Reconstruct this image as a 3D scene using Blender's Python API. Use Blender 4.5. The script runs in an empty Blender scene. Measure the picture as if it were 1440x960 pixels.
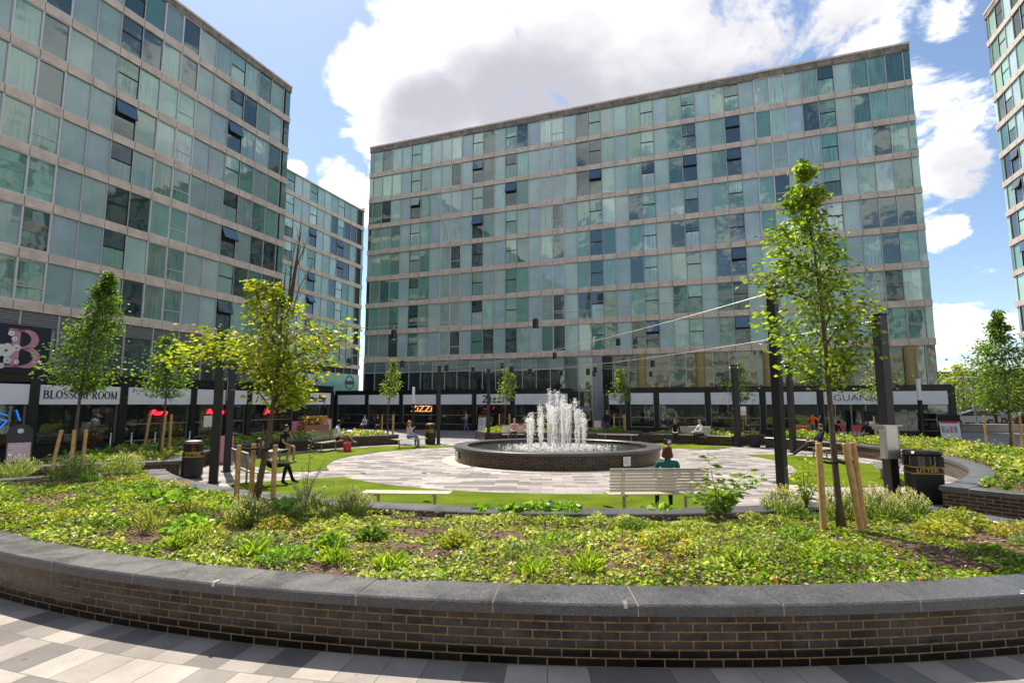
import bpy, bmesh, math, random
import numpy as np
from mathutils import Vector, Matrix

rnd = random.Random(7)
rng = np.random.default_rng(11)
SC = bpy.context.scene
COL = SC.collection
R = math.radians
PI = math.pi

# ------------------------------------------------------------------ objects
def link(o, parent=None):
    COL.objects.link(o)
    if parent is not None:
        o.parent = parent
    return o

def tag(o, label=None, cat=None, group=None, kind=None):
    if label: o['label'] = label
    if cat: o['category'] = cat
    if group: o['group'] = group
    if kind: o['kind'] = kind
    return o

def thing(name, label, cat, loc=(0, 0, 0), rz=0.0, group=None):
    o = bpy.data.objects.new(name, None)
    o.empty_display_size = 0.2
    o.location = loc
    o.rotation_euler = (0, 0, rz)
    link(o)
    return tag(o, label, cat, group)

def copy_tree(o, parent=None):
    c = o.copy()
    COL.objects.link(c)
    if parent is not None:
        c.parent = parent
    for ch in list(o.children):
        copy_tree(ch, c)
    return c

# ------------------------------------------------------------------ mesh builder
class MB:
    def __init__(self):
        self.v = []; self.f = []; self.m = []; self.uv = []; self.col = []; self.mats = []
    def mi(self, mat):
        if mat not in self.mats:
            self.mats.append(mat)
        return self.mats.index(mat)
    def face(self, pts, mat, uv=None, col=None):
        b = len(self.v)
        self.v += [tuple(p) for p in pts]
        self.f.append(tuple(range(b, b + len(pts))))
        self.m.append(self.mi(mat))
        self.uv.append(uv)
        self.col.append(col)
    def mesh(self, verts, faces, mat, col=None, M=None, uvs=None):
        b = len(self.v)
        if M is not None:
            verts = [tuple(M @ Vector(p)) for p in verts]
        self.v += [tuple(p) for p in verts]
        k = self.mi(mat)
        for i, f in enumerate(faces):
            self.f.append(tuple(x + b for x in f))
            self.m.append(k)
            self.uv.append(uvs[i] if uvs else None)
            self.col.append(col)
    def box(self, x0, x1, y0, y1, z0, z1, mat, col=None, M=None):
        v = [(x0, y0, z0), (x1, y0, z0), (x1, y1, z0), (x0, y1, z0), (x0, y0, z1), (x1, y0, z1), (x1, y1, z1), (x0, y1, z1)]
        f = [(0, 3, 2, 1), (4, 5, 6, 7), (0, 1, 5, 4), (1, 2, 6, 5), (2, 3, 7, 6), (3, 0, 4, 7)]
        self.mesh(v, f, mat, col, M)
    def bbox(self, x0, x1, y0, y1, z0, z1, b, mat, M=None):
        """box with chamfered vertical edges and top edges"""
        def ring(i, z):
            return [(x0 + i, y0 + i + b, z), (x0 + i + b, y0 + i, z), (x1 - i - b, y0 + i, z), (x1 - i, y0 + i + b, z),
                    (x1 - i, y1 - i - b, z), (x1 - i - b, y1 - i, z), (x0 + i + b, y1 - i, z), (x0 + i, y1 - i - b, z)]
        rs = [ring(b * .6, z0), ring(0, z0 + b), ring(0, z1 - b), ring(b * .6, z1)]
        v = sum(rs, []); f = []
        for k in range(3):
            for j in range(8):
                a = k * 8 + j; c = k * 8 + (j + 1) % 8
                f.append((a, c, c + 8, a + 8))
        f.append(tuple(range(24, 32))); f.append(tuple(range(7, -1, -1)))
        self.mesh(v, f, mat, None, M)
    def tube(self, path, rad, mat, n=8, col=None, M=None, cap=True):
        path = [Vector(p) for p in path]
        if not hasattr(rad, '__len__'):
            rad = [rad] * len(path)
        v = []; f = []
        prev = None
        for i, p in enumerate(path):
            d = (path[min(i + 1, len(path) - 1)] - path[max(i - 1, 0)])
            if d.length < 1e-9: d = Vector((0, 0, 1))
            d.normalize()
            if prev is None:
                a = Vector((1, 0, 0)) if abs(d.x) < .8 else Vector((0, 1, 0))
            else:
                a = prev
            a = (a - d * a.dot(d)).normalized(); prev = a
            b = d.cross(a)
            for j in range(n):
                t = 2 * PI * j / n
                v.append(p + (a * math.cos(t) + b * math.sin(t)) * rad[i])
        for i in range(len(path) - 1):
            for j in range(n):
                a = i * n + j; c = i * n + (j + 1) % n
                f.append((a, c, c + n, a + n))
        if cap:
            f.append(tuple(range(n - 1, -1, -1)))
            f.append(tuple((len(path) - 1) * n + j for j in range(n)))
        self.mesh(v, f, mat, col, M)
    def lathe(self, prof, mat, n=20, M=None, a0=0.0, a1=2 * PI, sx=1.0, sy=1.0):
        full = abs(a1 - a0 - 2 * PI) < 1e-6
        k = n if full else n + 1
        v = []; f = []
        for (r, z) in prof:
            for j in range(k):
                t = a0 + (a1 - a0) * j / n
                v.append((r * math.cos(t) * sx, r * math.sin(t) * sy, z))
        for i in range(len(prof) - 1):
            for j in range(n):
                a = i * k + j; c = i * k + (j + 1) % k
                f.append((a, c, c + k, a + k))
        self.mesh(v, f, mat, None, M)
    def prism(self, pts, y0, y1, mat, M=None):
        """outline in xz extruded along y"""
        n = len(pts)
        v = [(x, y0, z) for x, z in pts] + [(x, y1, z) for x, z in pts]
        f = [tuple(range(n)), tuple(range(2 * n - 1, n - 1, -1))]
        for i in range(n):
            j = (i + 1) % n
            f.append((j, i, i + n, j + n))
        self.mesh(v, f, mat, None, M)
    def ball(self, c, r, mat, n=8, m=6, s=(1, 1, 1), col=None, M=None):
        v = []; f = []
        for i in range(m + 1):
            ph = PI * i / m
            for j in range(n):
                t = 2 * PI * j / n
                v.append((c[0] + r * s[0] * math.sin(ph) * math.cos(t), c[1] + r * s[1] * math.sin(ph) * math.sin(t), c[2] + r * s[2] * math.cos(ph)))
        for i in range(m):
            for j in range(n):
                a = i * n + j; b = i * n + (j + 1) % n
                f.append((a, a + n, b + n, b))
        self.mesh(v, f, mat, col, M)
    def build(self, name, parent=None, smooth=False, link_it=True):
        me = bpy.data.meshes.new(name)
        me.from_pydata(self.v, [], self.f)
        for mt in self.mats:
            me.materials.append(mt)
        me.polygons.foreach_set('material_index', self.m)
        if smooth:
            me.polygons.foreach_set('use_smooth', [True] * len(self.f))
        if any(u is not None for u in self.uv):
            L = me.uv_layers.new(name='UVMap')
            data = []
            for i, f in enumerate(self.f):
                u = self.uv[i]
                for j in range(len(f)):
                    data += (u[j] if u is not None else (0.0, 0.0))
            L.data.foreach_set('uv', data)
        if any(c is not None for c in self.col):
            A = me.color_attributes.new(name='Col', type='FLOAT_COLOR', domain='CORNER')
            data = []
            for i, f in enumerate(self.f):
                c = self.col[i] or (0.5, 0.5, 0.5, 0.0)
                if len(c) == 3: c = (*c, 0.0)
                data += list(c) * len(f)
            A.data.foreach_set('color', data)
        me.update()
        if not link_it:
            return me
        return link(bpy.data.objects.new(name, me), parent)

def obj_of(name, me, parent=None):
    return link(bpy.data.objects.new(name, me), parent)

# ------------------------------------------------------------------ noise (numpy)
def vnoise(x, y, seed=0):
    x = np.asarray(x, float); y = np.asarray(y, float)
    xi = np.floor(x).astype(int); yi = np.floor(y).astype(int)
    fx = x - xi; fy = y - yi
    fx = fx * fx * (3 - 2 * fx); fy = fy * fy * (3 - 2 * fy)
    def h(a, b):
        n = (a * 374761393 + b * 668265263 + seed * 974634211) & 0xffffffff
        n = ((n ^ (n >> 13)) * 1274126177) & 0xffffffff
        return ((n ^ (n >> 16)) & 0xffff) / 65535.0
    return (h(xi, yi) * (1 - fx) + h(xi + 1, yi) * fx) * (1 - fy) + (h(xi, yi + 1) * (1 - fx) + h(xi + 1, yi + 1) * fx) * fy
def fnoise(x, y, seed=0):
    return .5 * vnoise(x, y, seed) + .3 * vnoise(x * 2.1, y * 2.1, seed + 1) + .2 * vnoise(x * 4.3, y * 4.3, seed + 2)

# ------------------------------------------------------------------ leaves
def leaf_mesh(name, cen, dirs, size, wid, cols, mat, parent=None, fold=.25, extra=None):
    """many folded leaf blades; cen Nx3, dirs Nx3 (along the midrib), size N, wid N, cols Nx3"""
    n = len(cen)
    d = dirs / (np.linalg.norm(dirs, axis=1, keepdims=True) + 1e-9)
    r = rng.normal(size=(n, 3))
    s = np.cross(d, r); s /= (np.linalg.norm(s, axis=1, keepdims=True) + 1e-9)
    nn = np.cross(s, d)
    flip = np.where(nn[:, 2:3] < 0, -1., 1.); nn = nn * flip
    L = size[:, None]; W = wid[:, None]
    base = cen - d * L * .5
    tip = cen + d * L * .5 - nn * L * .12
    mid = cen + d * L * .02
    l = mid + s * W * .5 + nn * W * fold
    rr = mid - s * W * .5 + nn * W * fold
    V = np.stack([base, rr, tip, l], 1).reshape(-1, 3)
    idx = np.arange(n)[:, None] * 4
    F = np.concatenate([idx + np.array([[0, 1, 2]]), idx + np.array([[0, 2, 3]])], 1).reshape(-1)
    C = np.repeat(np.c_[cols, np.ones(n)][:, None, :], 4, 1).reshape(-1, 4)
    me = bpy.data.meshes.new(name)
    nv = len(V); nf = len(F) // 3
    ev = 0
    if extra is not None:               # (verts, tris, cols, material) joined in: stems
        EV, EF, EC, emat = extra
    me.vertices.add(nv); me.loops.add(nf * 3); me.polygons.add(nf)
    me.vertices.foreach_set('co', V.astype(np.float32).ravel())
    me.loops.foreach_set('vertex_index', F.astype(np.int32))
    me.polygons.foreach_set('loop_start', np.arange(0, nf * 3, 3, dtype=np.int32))
    me.polygons.foreach_set('loop_total', np.full(nf, 3, dtype=np.int32))
    me.materials.append(mat)
    A = me.color_attributes.new(name='Col', type='FLOAT_COLOR', domain='POINT')
    A.data.foreach_set('color', C.astype(np.float32).ravel())
    me.update(calc_edges=True)
    return link(bpy.data.objects.new(name, me), parent)

# ------------------------------------------------------------------ materials
def new_mat(name):
    m = bpy.data.materials.new(name); m.use_nodes = True
    nt = m.node_tree
    b = nt.nodes['Principled BSDF']
    return m, nt, b

def N(nt, t, **kw):
    n = nt.nodes.new(t)
    for k, v in kw.items():
        if k == 'inp':
            for kk, vv in v.items():
                n.inputs[kk].default_value = vv
        else:
            setattr(n, k, v)
    return n

def ramp(nt, stops, interp='LINEAR'):
    r = nt.nodes.new('ShaderNodeValToRGB')
    r.color_ramp.interpolation = interp
    e = r.color_ramp.elements
    while len(e) > 1: e.remove(e[-1])
    e[0].position = stops[0][0]; e[0].color = (*stops[0][1], 1)
    for p, c in stops[1:]:
        k = e.new(p); k.color = (*c, 1)
    return r

def vary(name, c, rough=.5, metal=0.0, amt=.2, scale=6.0, bump=0.0, bscale=60.0, spec=.5, detail=4.0, coat=0.0):
    """plain material whose base colour and roughness drift with noise in object space"""
    m, nt, b = new_mat(name)
    tc = N(nt, 'ShaderNodeTexCoord')
    nz = N(nt, 'ShaderNodeTexNoise', inp={'Scale': scale, 'Detail': detail, 'Roughness': .65})
    nt.links.new(tc.outputs['Object'], nz.inputs['Vector'])
    lo = tuple(max(0, x * (1 - amt)) for x in c); hi = tuple(min(1, x * (1 + amt)) for x in c)
    rp = ramp(nt, [(.3, lo), (.7, hi)])
    nt.links.new(nz.outputs['Fac'], rp.inputs['Fac'])
    nt.links.new(rp.outputs['Color'], b.inputs['Base Color'])
    b.inputs['Roughness'].default_value = rough
    b.inputs['Metallic'].default_value = metal
    b.inputs['Specular IOR Level'].default_value = spec
    b.inputs['Coat Weight'].default_value = coat
    if bump:
        n2 = N(nt, 'ShaderNodeTexNoise', inp={'Scale': bscale, 'Detail': 3.0})
        nt.links.new(tc.outputs['Object'], n2.inputs['Vector'])
        bp = N(nt, 'ShaderNodeBump', inp={'Strength': bump, 'Distance': .01})
        nt.links.new(n2.outputs['Fac'], bp.inputs['Height'])
        nt.links.new(bp.outputs['Normal'], b.inputs['Normal'])
    return m

def leaf_mat(name, trans=.35, rough=.42, spec=.45):
    m, nt, b = new_mat(name)
    at = N(nt, 'ShaderNodeAttribute', attribute_name='Col')
    nt.links.new(at.outputs['Color'], b.inputs['Base Color'])
    b.inputs['Roughness'].default_value = rough
    b.inputs['Specular IOR Level'].default_value = spec
    tl = N(nt, 'ShaderNodeBsdfTranslucent')
    g = N(nt, 'ShaderNodeMix', data_type='RGBA', blend_type='MULTIPLY')
    g.inputs[0].default_value = 1.0
    g.inputs[7].default_value = (1.7, 1.75, .6, 1)
    nt.links.new(at.outputs['Color'], g.inputs[6])
    nt.links.new(g.outputs[2], tl.inputs['Color'])
    mx = N(nt, 'ShaderNodeMixShader', inp={0: trans})
    nt.links.new(b.outputs[0], mx.inputs[1]); nt.links.new(tl.outputs[0], mx.inputs[2])
    nt.links.new(mx.outputs[0], nt.nodes['Material Output'].inputs['Surface'])
    return m

def brick_mat(name, bloom=1.0):
    m, nt, b = new_mat(name)
    uv = N(nt, 'ShaderNodeUVMap', uv_map='UVMap')
    br = N(nt, 'ShaderNodeTexBrick', offset=.5, inp={'Color1': (0, 0, 0, 1), 'Color2': (1, 1, 1, 1), 'Mortar': (.5, .5, .5, 1), 'Scale': 1.0, 'Mortar Size': .0062, 'Mortar Smooth': .1, 'Bias': 0.0, 'Brick Width': .236, 'Row Height': .0683})
    nt.links.new(uv.outputs[0], br.inputs['Vector'])
    cr = ramp(nt, [(0, (.006, .005, .0048)), (.35, (.019, .0145, .0125)), (.7, (.031, .0235, .020)), (1, (.048, .036, .031))])
    nt.links.new(br.outputs['Color'], cr.inputs['Fac'])
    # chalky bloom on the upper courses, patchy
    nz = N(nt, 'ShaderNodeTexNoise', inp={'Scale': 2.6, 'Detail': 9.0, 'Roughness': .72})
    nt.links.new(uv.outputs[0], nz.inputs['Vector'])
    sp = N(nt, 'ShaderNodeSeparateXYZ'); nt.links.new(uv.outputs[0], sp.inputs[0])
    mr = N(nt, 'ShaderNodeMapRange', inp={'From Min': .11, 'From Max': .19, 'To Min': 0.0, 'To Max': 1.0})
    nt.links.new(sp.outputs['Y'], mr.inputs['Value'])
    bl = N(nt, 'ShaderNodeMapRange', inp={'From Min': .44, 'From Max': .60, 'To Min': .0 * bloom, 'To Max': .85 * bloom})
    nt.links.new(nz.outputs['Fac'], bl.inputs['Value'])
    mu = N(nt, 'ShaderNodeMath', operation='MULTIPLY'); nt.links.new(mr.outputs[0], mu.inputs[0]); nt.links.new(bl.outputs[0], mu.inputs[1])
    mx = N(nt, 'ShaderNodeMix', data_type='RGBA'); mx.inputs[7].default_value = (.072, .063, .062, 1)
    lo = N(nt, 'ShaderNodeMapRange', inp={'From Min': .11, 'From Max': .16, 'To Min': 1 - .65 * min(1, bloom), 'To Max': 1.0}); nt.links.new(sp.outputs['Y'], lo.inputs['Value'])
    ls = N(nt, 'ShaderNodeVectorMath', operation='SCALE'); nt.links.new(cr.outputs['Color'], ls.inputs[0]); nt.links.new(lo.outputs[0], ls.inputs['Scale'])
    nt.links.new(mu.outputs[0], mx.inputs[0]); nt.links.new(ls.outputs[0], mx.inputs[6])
    n3 = N(nt, 'ShaderNodeTexNoise', inp={'Scale': 14.0, 'Detail': 3.0})
    nt.links.new(uv.outputs[0], n3.inputs['Vector'])
    mc = ramp(nt, [(.3, (.15, .092, .04)), (.7, (.33, .22, .105))])
    nt.links.new(n3.outputs['Fac'], mc.inputs['Fac'])
    m2 = N(nt, 'ShaderNodeMix', data_type='RGBA')
    nt.links.new(br.outputs['Fac'], m2.inputs[0]); nt.links.new(mx.outputs[2], m2.inputs[6]); nt.links.new(mc.outputs['Color'], m2.inputs[7])
    nt.links.new(m2.outputs[2], b.inputs['Base Color'])
    rr = N(nt, 'ShaderNodeMapRange', inp={'To Min': .26, 'To Max': .9}); nt.links.new(br.outputs['Fac'], rr.inputs['Value'])
    nt.links.new(rr.outputs[0], b.inputs['Roughness'])
    b.inputs['Specular IOR Level'].default_value = .32
    bp = N(nt, 'ShaderNodeBump', invert=True, inp={'Strength': .8, 'Distance': .006})
    nt.links.new(br.outputs['Fac'], bp.inputs['Height']); nt.links.new(bp.outputs[0], b.inputs['Normal'])
    return m

def paving_mat(name, bw, rh, tones, rot=0.0, use_uv=False, mortar=.006, off=.5, joint=(.10, .09, .08), dirt=.25, rough=.75):
    m, nt, b = new_mat(name)
    if use_uv:
        src = N(nt, 'ShaderNodeUVMap', uv_map='UVMap').outputs[0]
    else:
        tc = N(nt, 'ShaderNodeTexCoord')
        mp = N(nt, 'ShaderNodeMapping'); mp.inputs['Rotation'].default_value = (0, 0, rot)
        nt.links.new(tc.outputs['Object'], mp.inputs['Vector']); src = mp.outputs[0]
    br = N(nt, 'ShaderNodeTexBrick', offset=off, inp={'Color1': (0, 0, 0, 1), 'Color2': (1, 1, 1, 1), 'Mortar': (.5, .5, .5, 1), 'Scale': 1.0, 'Mortar Size': mortar, 'Mortar Smooth': .15, 'Brick Width': bw, 'Row Height': rh})
    nt.links.new(src, br.inputs['Vector'])
    cr = ramp(nt, tones, 'CONSTANT'); nt.links.new(br.outputs['Color'], cr.inputs['Fac'])
    nz = N(nt, 'ShaderNodeTexNoise', inp={'Scale': 1.7, 'Detail': 8.0, 'Roughness': .7}); nt.links.new(src, nz.inputs['Vector'])
    n2 = N(nt, 'ShaderNodeTexNoise', inp={'Scale': 90.0, 'Detail': 2.0}); nt.links.new(src, n2.inputs['Vector'])
    ad = N(nt, 'ShaderNodeMath', operation='ADD'); nt.links.new(nz.outputs['Fac'], ad.inputs[0]); nt.links.new(n2.outputs['Fac'], ad.inputs[1])
    mr = N(nt, 'ShaderNodeMapRange', inp={'From Min': .7, 'From Max': 1.3, 'To Min': 1 - dirt, 'To Max': 1 + dirt * .5}); nt.links.new(ad.outputs[0], mr.inputs['Value'])
    mm = N(nt, 'ShaderNodeVectorMath', operation='SCALE'); nt.links.new(cr.outputs['Color'], mm.inputs[0]); nt.links.new(mr.outputs[0], mm.inputs['Scale'])
    mx = N(nt, 'ShaderNodeMix', data_type='RGBA'); mx.inputs[7].default_value = (*joint, 1)
    nt.links.new(br.outputs['Fac'], mx.inputs[0]); nt.links.new(mm.outputs[0], mx.inputs[6])
    vo = N(nt, 'ShaderNodeTexVoronoi', inp={'Scale': 2.6, 'Randomness': 1.0}); nt.links.new(src, vo.inputs['Vector'])
    vm = N(nt, 'ShaderNodeMapRange', inp={'From Min': .045, 'From Max': .075, 'To Min': .62, 'To Max': 1.0}); nt.links.new(vo.outputs['Distance'], vm.inputs['Value'])
    st = N(nt, 'ShaderNodeTexNoise', inp={'Scale': .55, 'Detail': 9.0, 'Roughness': .75}); nt.links.new(src, st.inputs['Vector'])
    sm = N(nt, 'ShaderNodeMapRange', inp={'From Min': .36, 'From Max': .6, 'To Min': .72, 'To Max': 1.06}); nt.links.new(st.outputs['Fac'], sm.inputs['Value'])
    ml = N(nt, 'ShaderNodeMath', operation='MULTIPLY'); nt.links.new(vm.outputs[0], ml.inputs[0]); nt.links.new(sm.outputs[0], ml.inputs[1])
    v3 = N(nt, 'ShaderNodeVectorMath', operation='SCALE'); nt.links.new(mx.outputs[2], v3.inputs[0]); nt.links.new(ml.outputs[0], v3.inputs['Scale'])
    nt.links.new(v3.outputs[0], b.inputs['Base Color'])
    b.inputs['Roughness'].default_value = rough
    b.inputs['Specular IOR Level'].default_value = .35
    bp = N(nt, 'ShaderNodeBump', invert=True, inp={'Strength': .5, 'Distance': .005}); nt.links.new(br.outputs['Fac'], bp.inputs['Height'])
    nt.links.new(bp.outputs[0], b.inputs['Normal'])
    return m

def glass_panel_mat(name, rough=.03, ior=2.3, curtain=True):
    """facade pane: colour from Col.rgb, curtain folds by Col.a"""
    m, nt, b = new_mat(name)
    at = N(nt, 'ShaderNodeAttribute', attribute_name='Col')
    tc = N(nt, 'ShaderNodeTexCoord')
    mp = N(nt, 'ShaderNodeMapping'); mp.inputs['Scale'].default_value = (9.0, 1.0, .35)
    nt.links.new(tc.outputs['Object'], mp.inputs['Vector'])
    nz = N(nt, 'ShaderNodeTexNoise', inp={'Scale': 1.6, 'Detail': 3.0, 'Roughness': .6}); nt.links.new(mp.outputs[0], nz.inputs['Vector'])
    mr = N(nt, 'ShaderNodeMapRange', inp={'From Min': .3, 'From Max': .7, 'To Min': .45, 'To Max': 1.35}); nt.links.new(nz.outputs['Fac'], mr.inputs['Value'])
    mxf = N(nt, 'ShaderNodeMix', data_type='FLOAT'); mxf.inputs[2].default_value = 1.0
    nt.links.new(at.outputs['Alpha'], mxf.inputs[0]); nt.links.new(mr.outputs[0], mxf.inputs[3])
    big = N(nt, 'ShaderNodeTexNoise', inp={'Scale': .9, 'Detail': 4.0}); nt.links.new(tc.outputs['Object'], big.inputs['Vector'])
    m3 = N(nt, 'ShaderNodeMapRange', inp={'From Min': .3, 'From Max': .7, 'To Min': .88, 'To Max': 1.1}); nt.links.new(big.outputs['Fac'], m3.inputs['Value'])
    mu = N(nt, 'ShaderNodeMath', operation='MULTIPLY'); nt.links.new(mxf.outputs[0], mu.inputs[0]); nt.links.new(m3.outputs[0], mu.inputs[1])
    sc = N(nt, 'ShaderNodeVectorMath', operation='SCALE'); nt.links.new(at.outputs['Color'], sc.inputs[0]); nt.links.new(mu.outputs[0], sc.inputs['Scale'])
    nt.links.new(sc.outputs[0], b.inputs['Base Color'])
    b.inputs['Roughness'].default_value = rough
    b.inputs['IOR'].default_value = ior
    b.inputs['Specular Tint'].default_value = (.86, 1.0, .94, 1)
    wv = N(nt, 'ShaderNodeTexNoise', inp={'Scale': 1.3, 'Detail': 1.0}); nt.links.new(tc.outputs['Object'], wv.inputs['Vector'])
    bp = N(nt, 'ShaderNodeBump', inp={'Strength': .2, 'Distance': .03}); nt.links.new(wv.outputs['Fac'], bp.inputs['Height'])
    nt.links.new(bp.outputs[0], b.inputs['Normal'])
    return m

def emit_mat(name, c, s):
    m, nt, b = new_mat(name)
    b.inputs['Base Color'].default_value = (*c, 1)
    b.inputs['Emission Color'].default_value = (*c, 1)
    b.inputs['Emission Strength'].default_value = s
    return m

def granite_mat(name):
    m, nt, b = new_mat(name)
    tc = N(nt, 'ShaderNodeTexCoord')
    a = N(nt, 'ShaderNodeTexNoise', inp={'Scale': 75.0, 'Detail': 3.0, 'Roughness': .8}); c = N(nt, 'ShaderNodeTexNoise', inp={'Scale': 1.6, 'Detail': 8.0, 'Roughness': .7})
    nt.links.new(tc.outputs['Object'], a.inputs[0]); nt.links.new(tc.outputs['Object'], c.inputs[0])
    r1 = ramp(nt, [(.28, (.016, .016, .018)), (.5, (.064, .063, .070)), (.72, (.18, .178, .192))]); nt.links.new(a.outputs['Fac'], r1.inputs[0])
    r2 = ramp(nt, [(.30, (.55, .54, .53)), (.5, (1, 1, 1)), (.72, (1.0, .97, .93))]); nt.links.new(c.outputs['Fac'], r2.inputs[0])
    mx = N(nt, 'ShaderNodeMix', data_type='RGBA', blend_type='MULTIPLY'); mx.inputs[0].default_value = 1.0
    nt.links.new(r1.outputs[0], mx.inputs[6]); nt.links.new(r2.outputs[0], mx.inputs[7]); nt.links.new(mx.outputs[2], b.inputs['Base Color'])
    rr = N(nt, 'ShaderNodeMapRange', inp={'From Min': .3, 'From Max': .7, 'To Min': .24, 'To Max': .5}); nt.links.new(c.outputs['Fac'], rr.inputs[0]); nt.links.new(rr.outputs[0], b.inputs['Roughness'])
    b.inputs['Specular IOR Level'].default_value = .6
    bp = N(nt, 'ShaderNodeBump', inp={'Strength': .15, 'Distance': .004}); nt.links.new(a.outputs['Fac'], bp.inputs['Height']); nt.links.new(bp.outputs[0], b.inputs['Normal'])
    return m

M = {}
M['concrete'] = vary('concrete_band', (.64, .53, .45), .85, amt=.22, scale=1.6, bump=.3, bscale=30, detail=8)
M['concrete_pale'] = vary('pale_band', (.52, .45, .40), .85, amt=.15, scale=1.0, bump=.2)
M['stain'] = vary('weathered_concrete', (.22, .185, .155), .9, amt=.6, scale=2.2, bump=.3, detail=9)
M['joint'] = vary('dark_joint', (.06, .05, .045), .9)
M['mullion'] = vary('mullion_metal', (.50, .49, .50), .5, .2, amt=.1)
M['dark_metal'] = vary('dark_frame', (.012, .012, .014), .4, .0, amt=.2, spec=.4)
M['black'] = vary('black_paint', (.010, .0095, .010), .38, amt=.25, scale=3, spec=.5)
M['post_black'] = vary('post_black', (.010, .0095, .0095), .42, amt=.3, scale=4, spec=.5)
M['white_frame'] = vary('white_frame', (.62, .6, .62), .5, amt=.08)
M['pane'] = glass_panel_mat('facade_glass')
M['spandrel'] = glass_panel_mat('back_painted_glass', .08, 1.65)
M['core'] = vary('core_wall', (.05, .055, .055), .9)
M['roof'] = vary('roof_deck', (.25, .24, .23), .9)
M['sign_white'] = vary('sign_white', (.80, .79, .82), .45, amt=.04, scale=2)
M['ink'] = vary('ink_black', (.02, .02, .025), .5, amt=.05)
M['shop_glass'] = vary('shop_glass', (.018, .02, .02), .03, amt=.5, scale=.9, spec=.8)
M['grey_panel'] = vary('grey_cladding', (.30, .295, .315), .5, amt=.1, scale=2)
M['louvre'] = vary('louvre_grey', (.23, .22, .22), .6, amt=.1)
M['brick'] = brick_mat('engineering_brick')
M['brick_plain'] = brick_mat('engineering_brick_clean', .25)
M['granite'] = granite_mat('granite_coping')
M['coping_joint'] = vary('coping_mortar', (.40, .30, .19), .9)
M['bench_steel'] = vary('bench_steel', (.66, .59, .48), .4, .5, amt=.12, scale=20)
M['steel'] = vary('brushed_steel', (.56, .54, .51), .32, .85, amt=.12, scale=20)
M['steel_dull'] = vary('dull_steel', (.33, .32, .30), .45, .8, amt=.2, scale=14)
M['stake'] = vary('stake_timber', (.50, .31, .12), .75, amt=.3, scale=9, bump=.3, bscale=40)
M['rubber'] = vary('black_rubber', (.015, .014, .013), .7)
M['bark'] = vary('tree_bark', (.10, .075, .045), .85, amt=.45, scale=22, bump=.8, bscale=50)
M['twig'] = vary('bare_twig', (.10, .05, .035), .8, amt=.3, scale=10)
M['leaf'] = leaf_mat('leaf', .42)
M['cover'] = leaf_mat('ground_cover_leaf', .42, .38, .38)
M['gold'] = vary('gold_paint', (.42, .28, .06), .4, .3, amt=.1)
M['pink'] = vary('pink_print', (.62, .24, .30), .6, amt=.2, scale=5)
M['pale_pink'] = vary('pale_pink_print', (.72, .50, .50), .6, amt=.25, scale=9)
M['yellow'] = vary('yellow_print', (.75, .50, .04), .6)
M['red'] = vary('red_print', (.55, .03, .05), .5, amt=.1)
M['paper'] = vary('paper', (.74, .72, .72), .6, amt=.1, scale=12)
M['neon_red'] = emit_mat('neon_red', (1.0, .03, .05), 1.8)
M['neon_orange'] = emit_mat('neon_orange', (.9, .38, .14), .9)
M['neon_blue'] = emit_mat('neon_blue', (.03, .2, .7), .45)
M['column_white'] = vary('lamp_white', (.8, .78, .82), .4, amt=.03)
M['terracotta'] = vary('timber_planter', (.28, .12, .06), .7, amt=.3)
M['blossom'] = vary('blossom_white', (.8, .74, .70), .6, amt=.15, scale=14)
M['navy'] = vary('navy_sign', (.012, .014, .035), .45)
M['rose'] = vary('rose_lettering', (.60, .27, .33), .5, amt=.12, scale=4)

# fonts -> mesh
def text_mesh(s, size, mat, ext=.008, sx=1.0, shear=0.0, off=0.0, space=1.0, align='CENTER'):
    cu = bpy.data.curves.new('lettering', 'FONT')
    cu.body = s; cu.size = size; cu.extrude = ext; cu.shear = shear; cu.offset = off; cu.space_character = space
    cu.align_x = align; cu.align_y = 'CENTER'; cu.resolution_u = 3
    o = bpy.data.objects.new('lettering', cu); COL.objects.link(o)
    bpy.context.view_layer.update()
    me = bpy.data.meshes.new_from_object(o.evaluated_get(bpy.context.evaluated_depsgraph_get()))
    bpy.data.objects.remove(o); bpy.data.curves.remove(cu)
    me.name = 'lettering'
    n = len(me.vertices); a = np.empty(n * 3); me.vertices.foreach_get('co', a); a = a.reshape(-1, 3)
    a = np.c_[a[:, 0] * sx, -a[:, 2], a[:, 1]]       # stands upright, faces -y
    me.vertices.foreach_set('co', a.ravel()); me.materials.clear(); me.materials.append(mat); me.update()
    return me

# hand made serif glyphs: ribbons of changing width
def ribbon(mb, pts, w, mat, y0, y1, ox, oz, s):
    n = len(pts); L = []; Rr = []
    for i in range(n):
        a = Vector(pts[max(i - 1, 0)]); b = Vector(pts[min(i + 1, n - 1)])
        d = (b - a)
        if d.length < 1e-9: d = Vector((1, 0))
        d.normalize(); nn = Vector((-d.y, d.x)); p = Vector(pts[i]); ww = (w[i] if hasattr(w, '__len__') else w) / 2
        L.append(p + nn * ww); Rr.append(p - nn * ww)
    for i in range(n - 1):
        q = [L[i], Rr[i], Rr[i + 1], L[i + 1]]
        q = [(ox + a.x * s, oz + a.y * s) for a in q]
        mb.prism(q, y0, y1, mat)

def arc(cx, cz, rx, rz, a0, a1, n=14):
    return [(cx + rx * math.cos(R(a0 + (a1 - a0) * i / n)), cz + rz * math.sin(R(a0 + (a1 - a0) * i / n))) for i in range(n + 1)]

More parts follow.
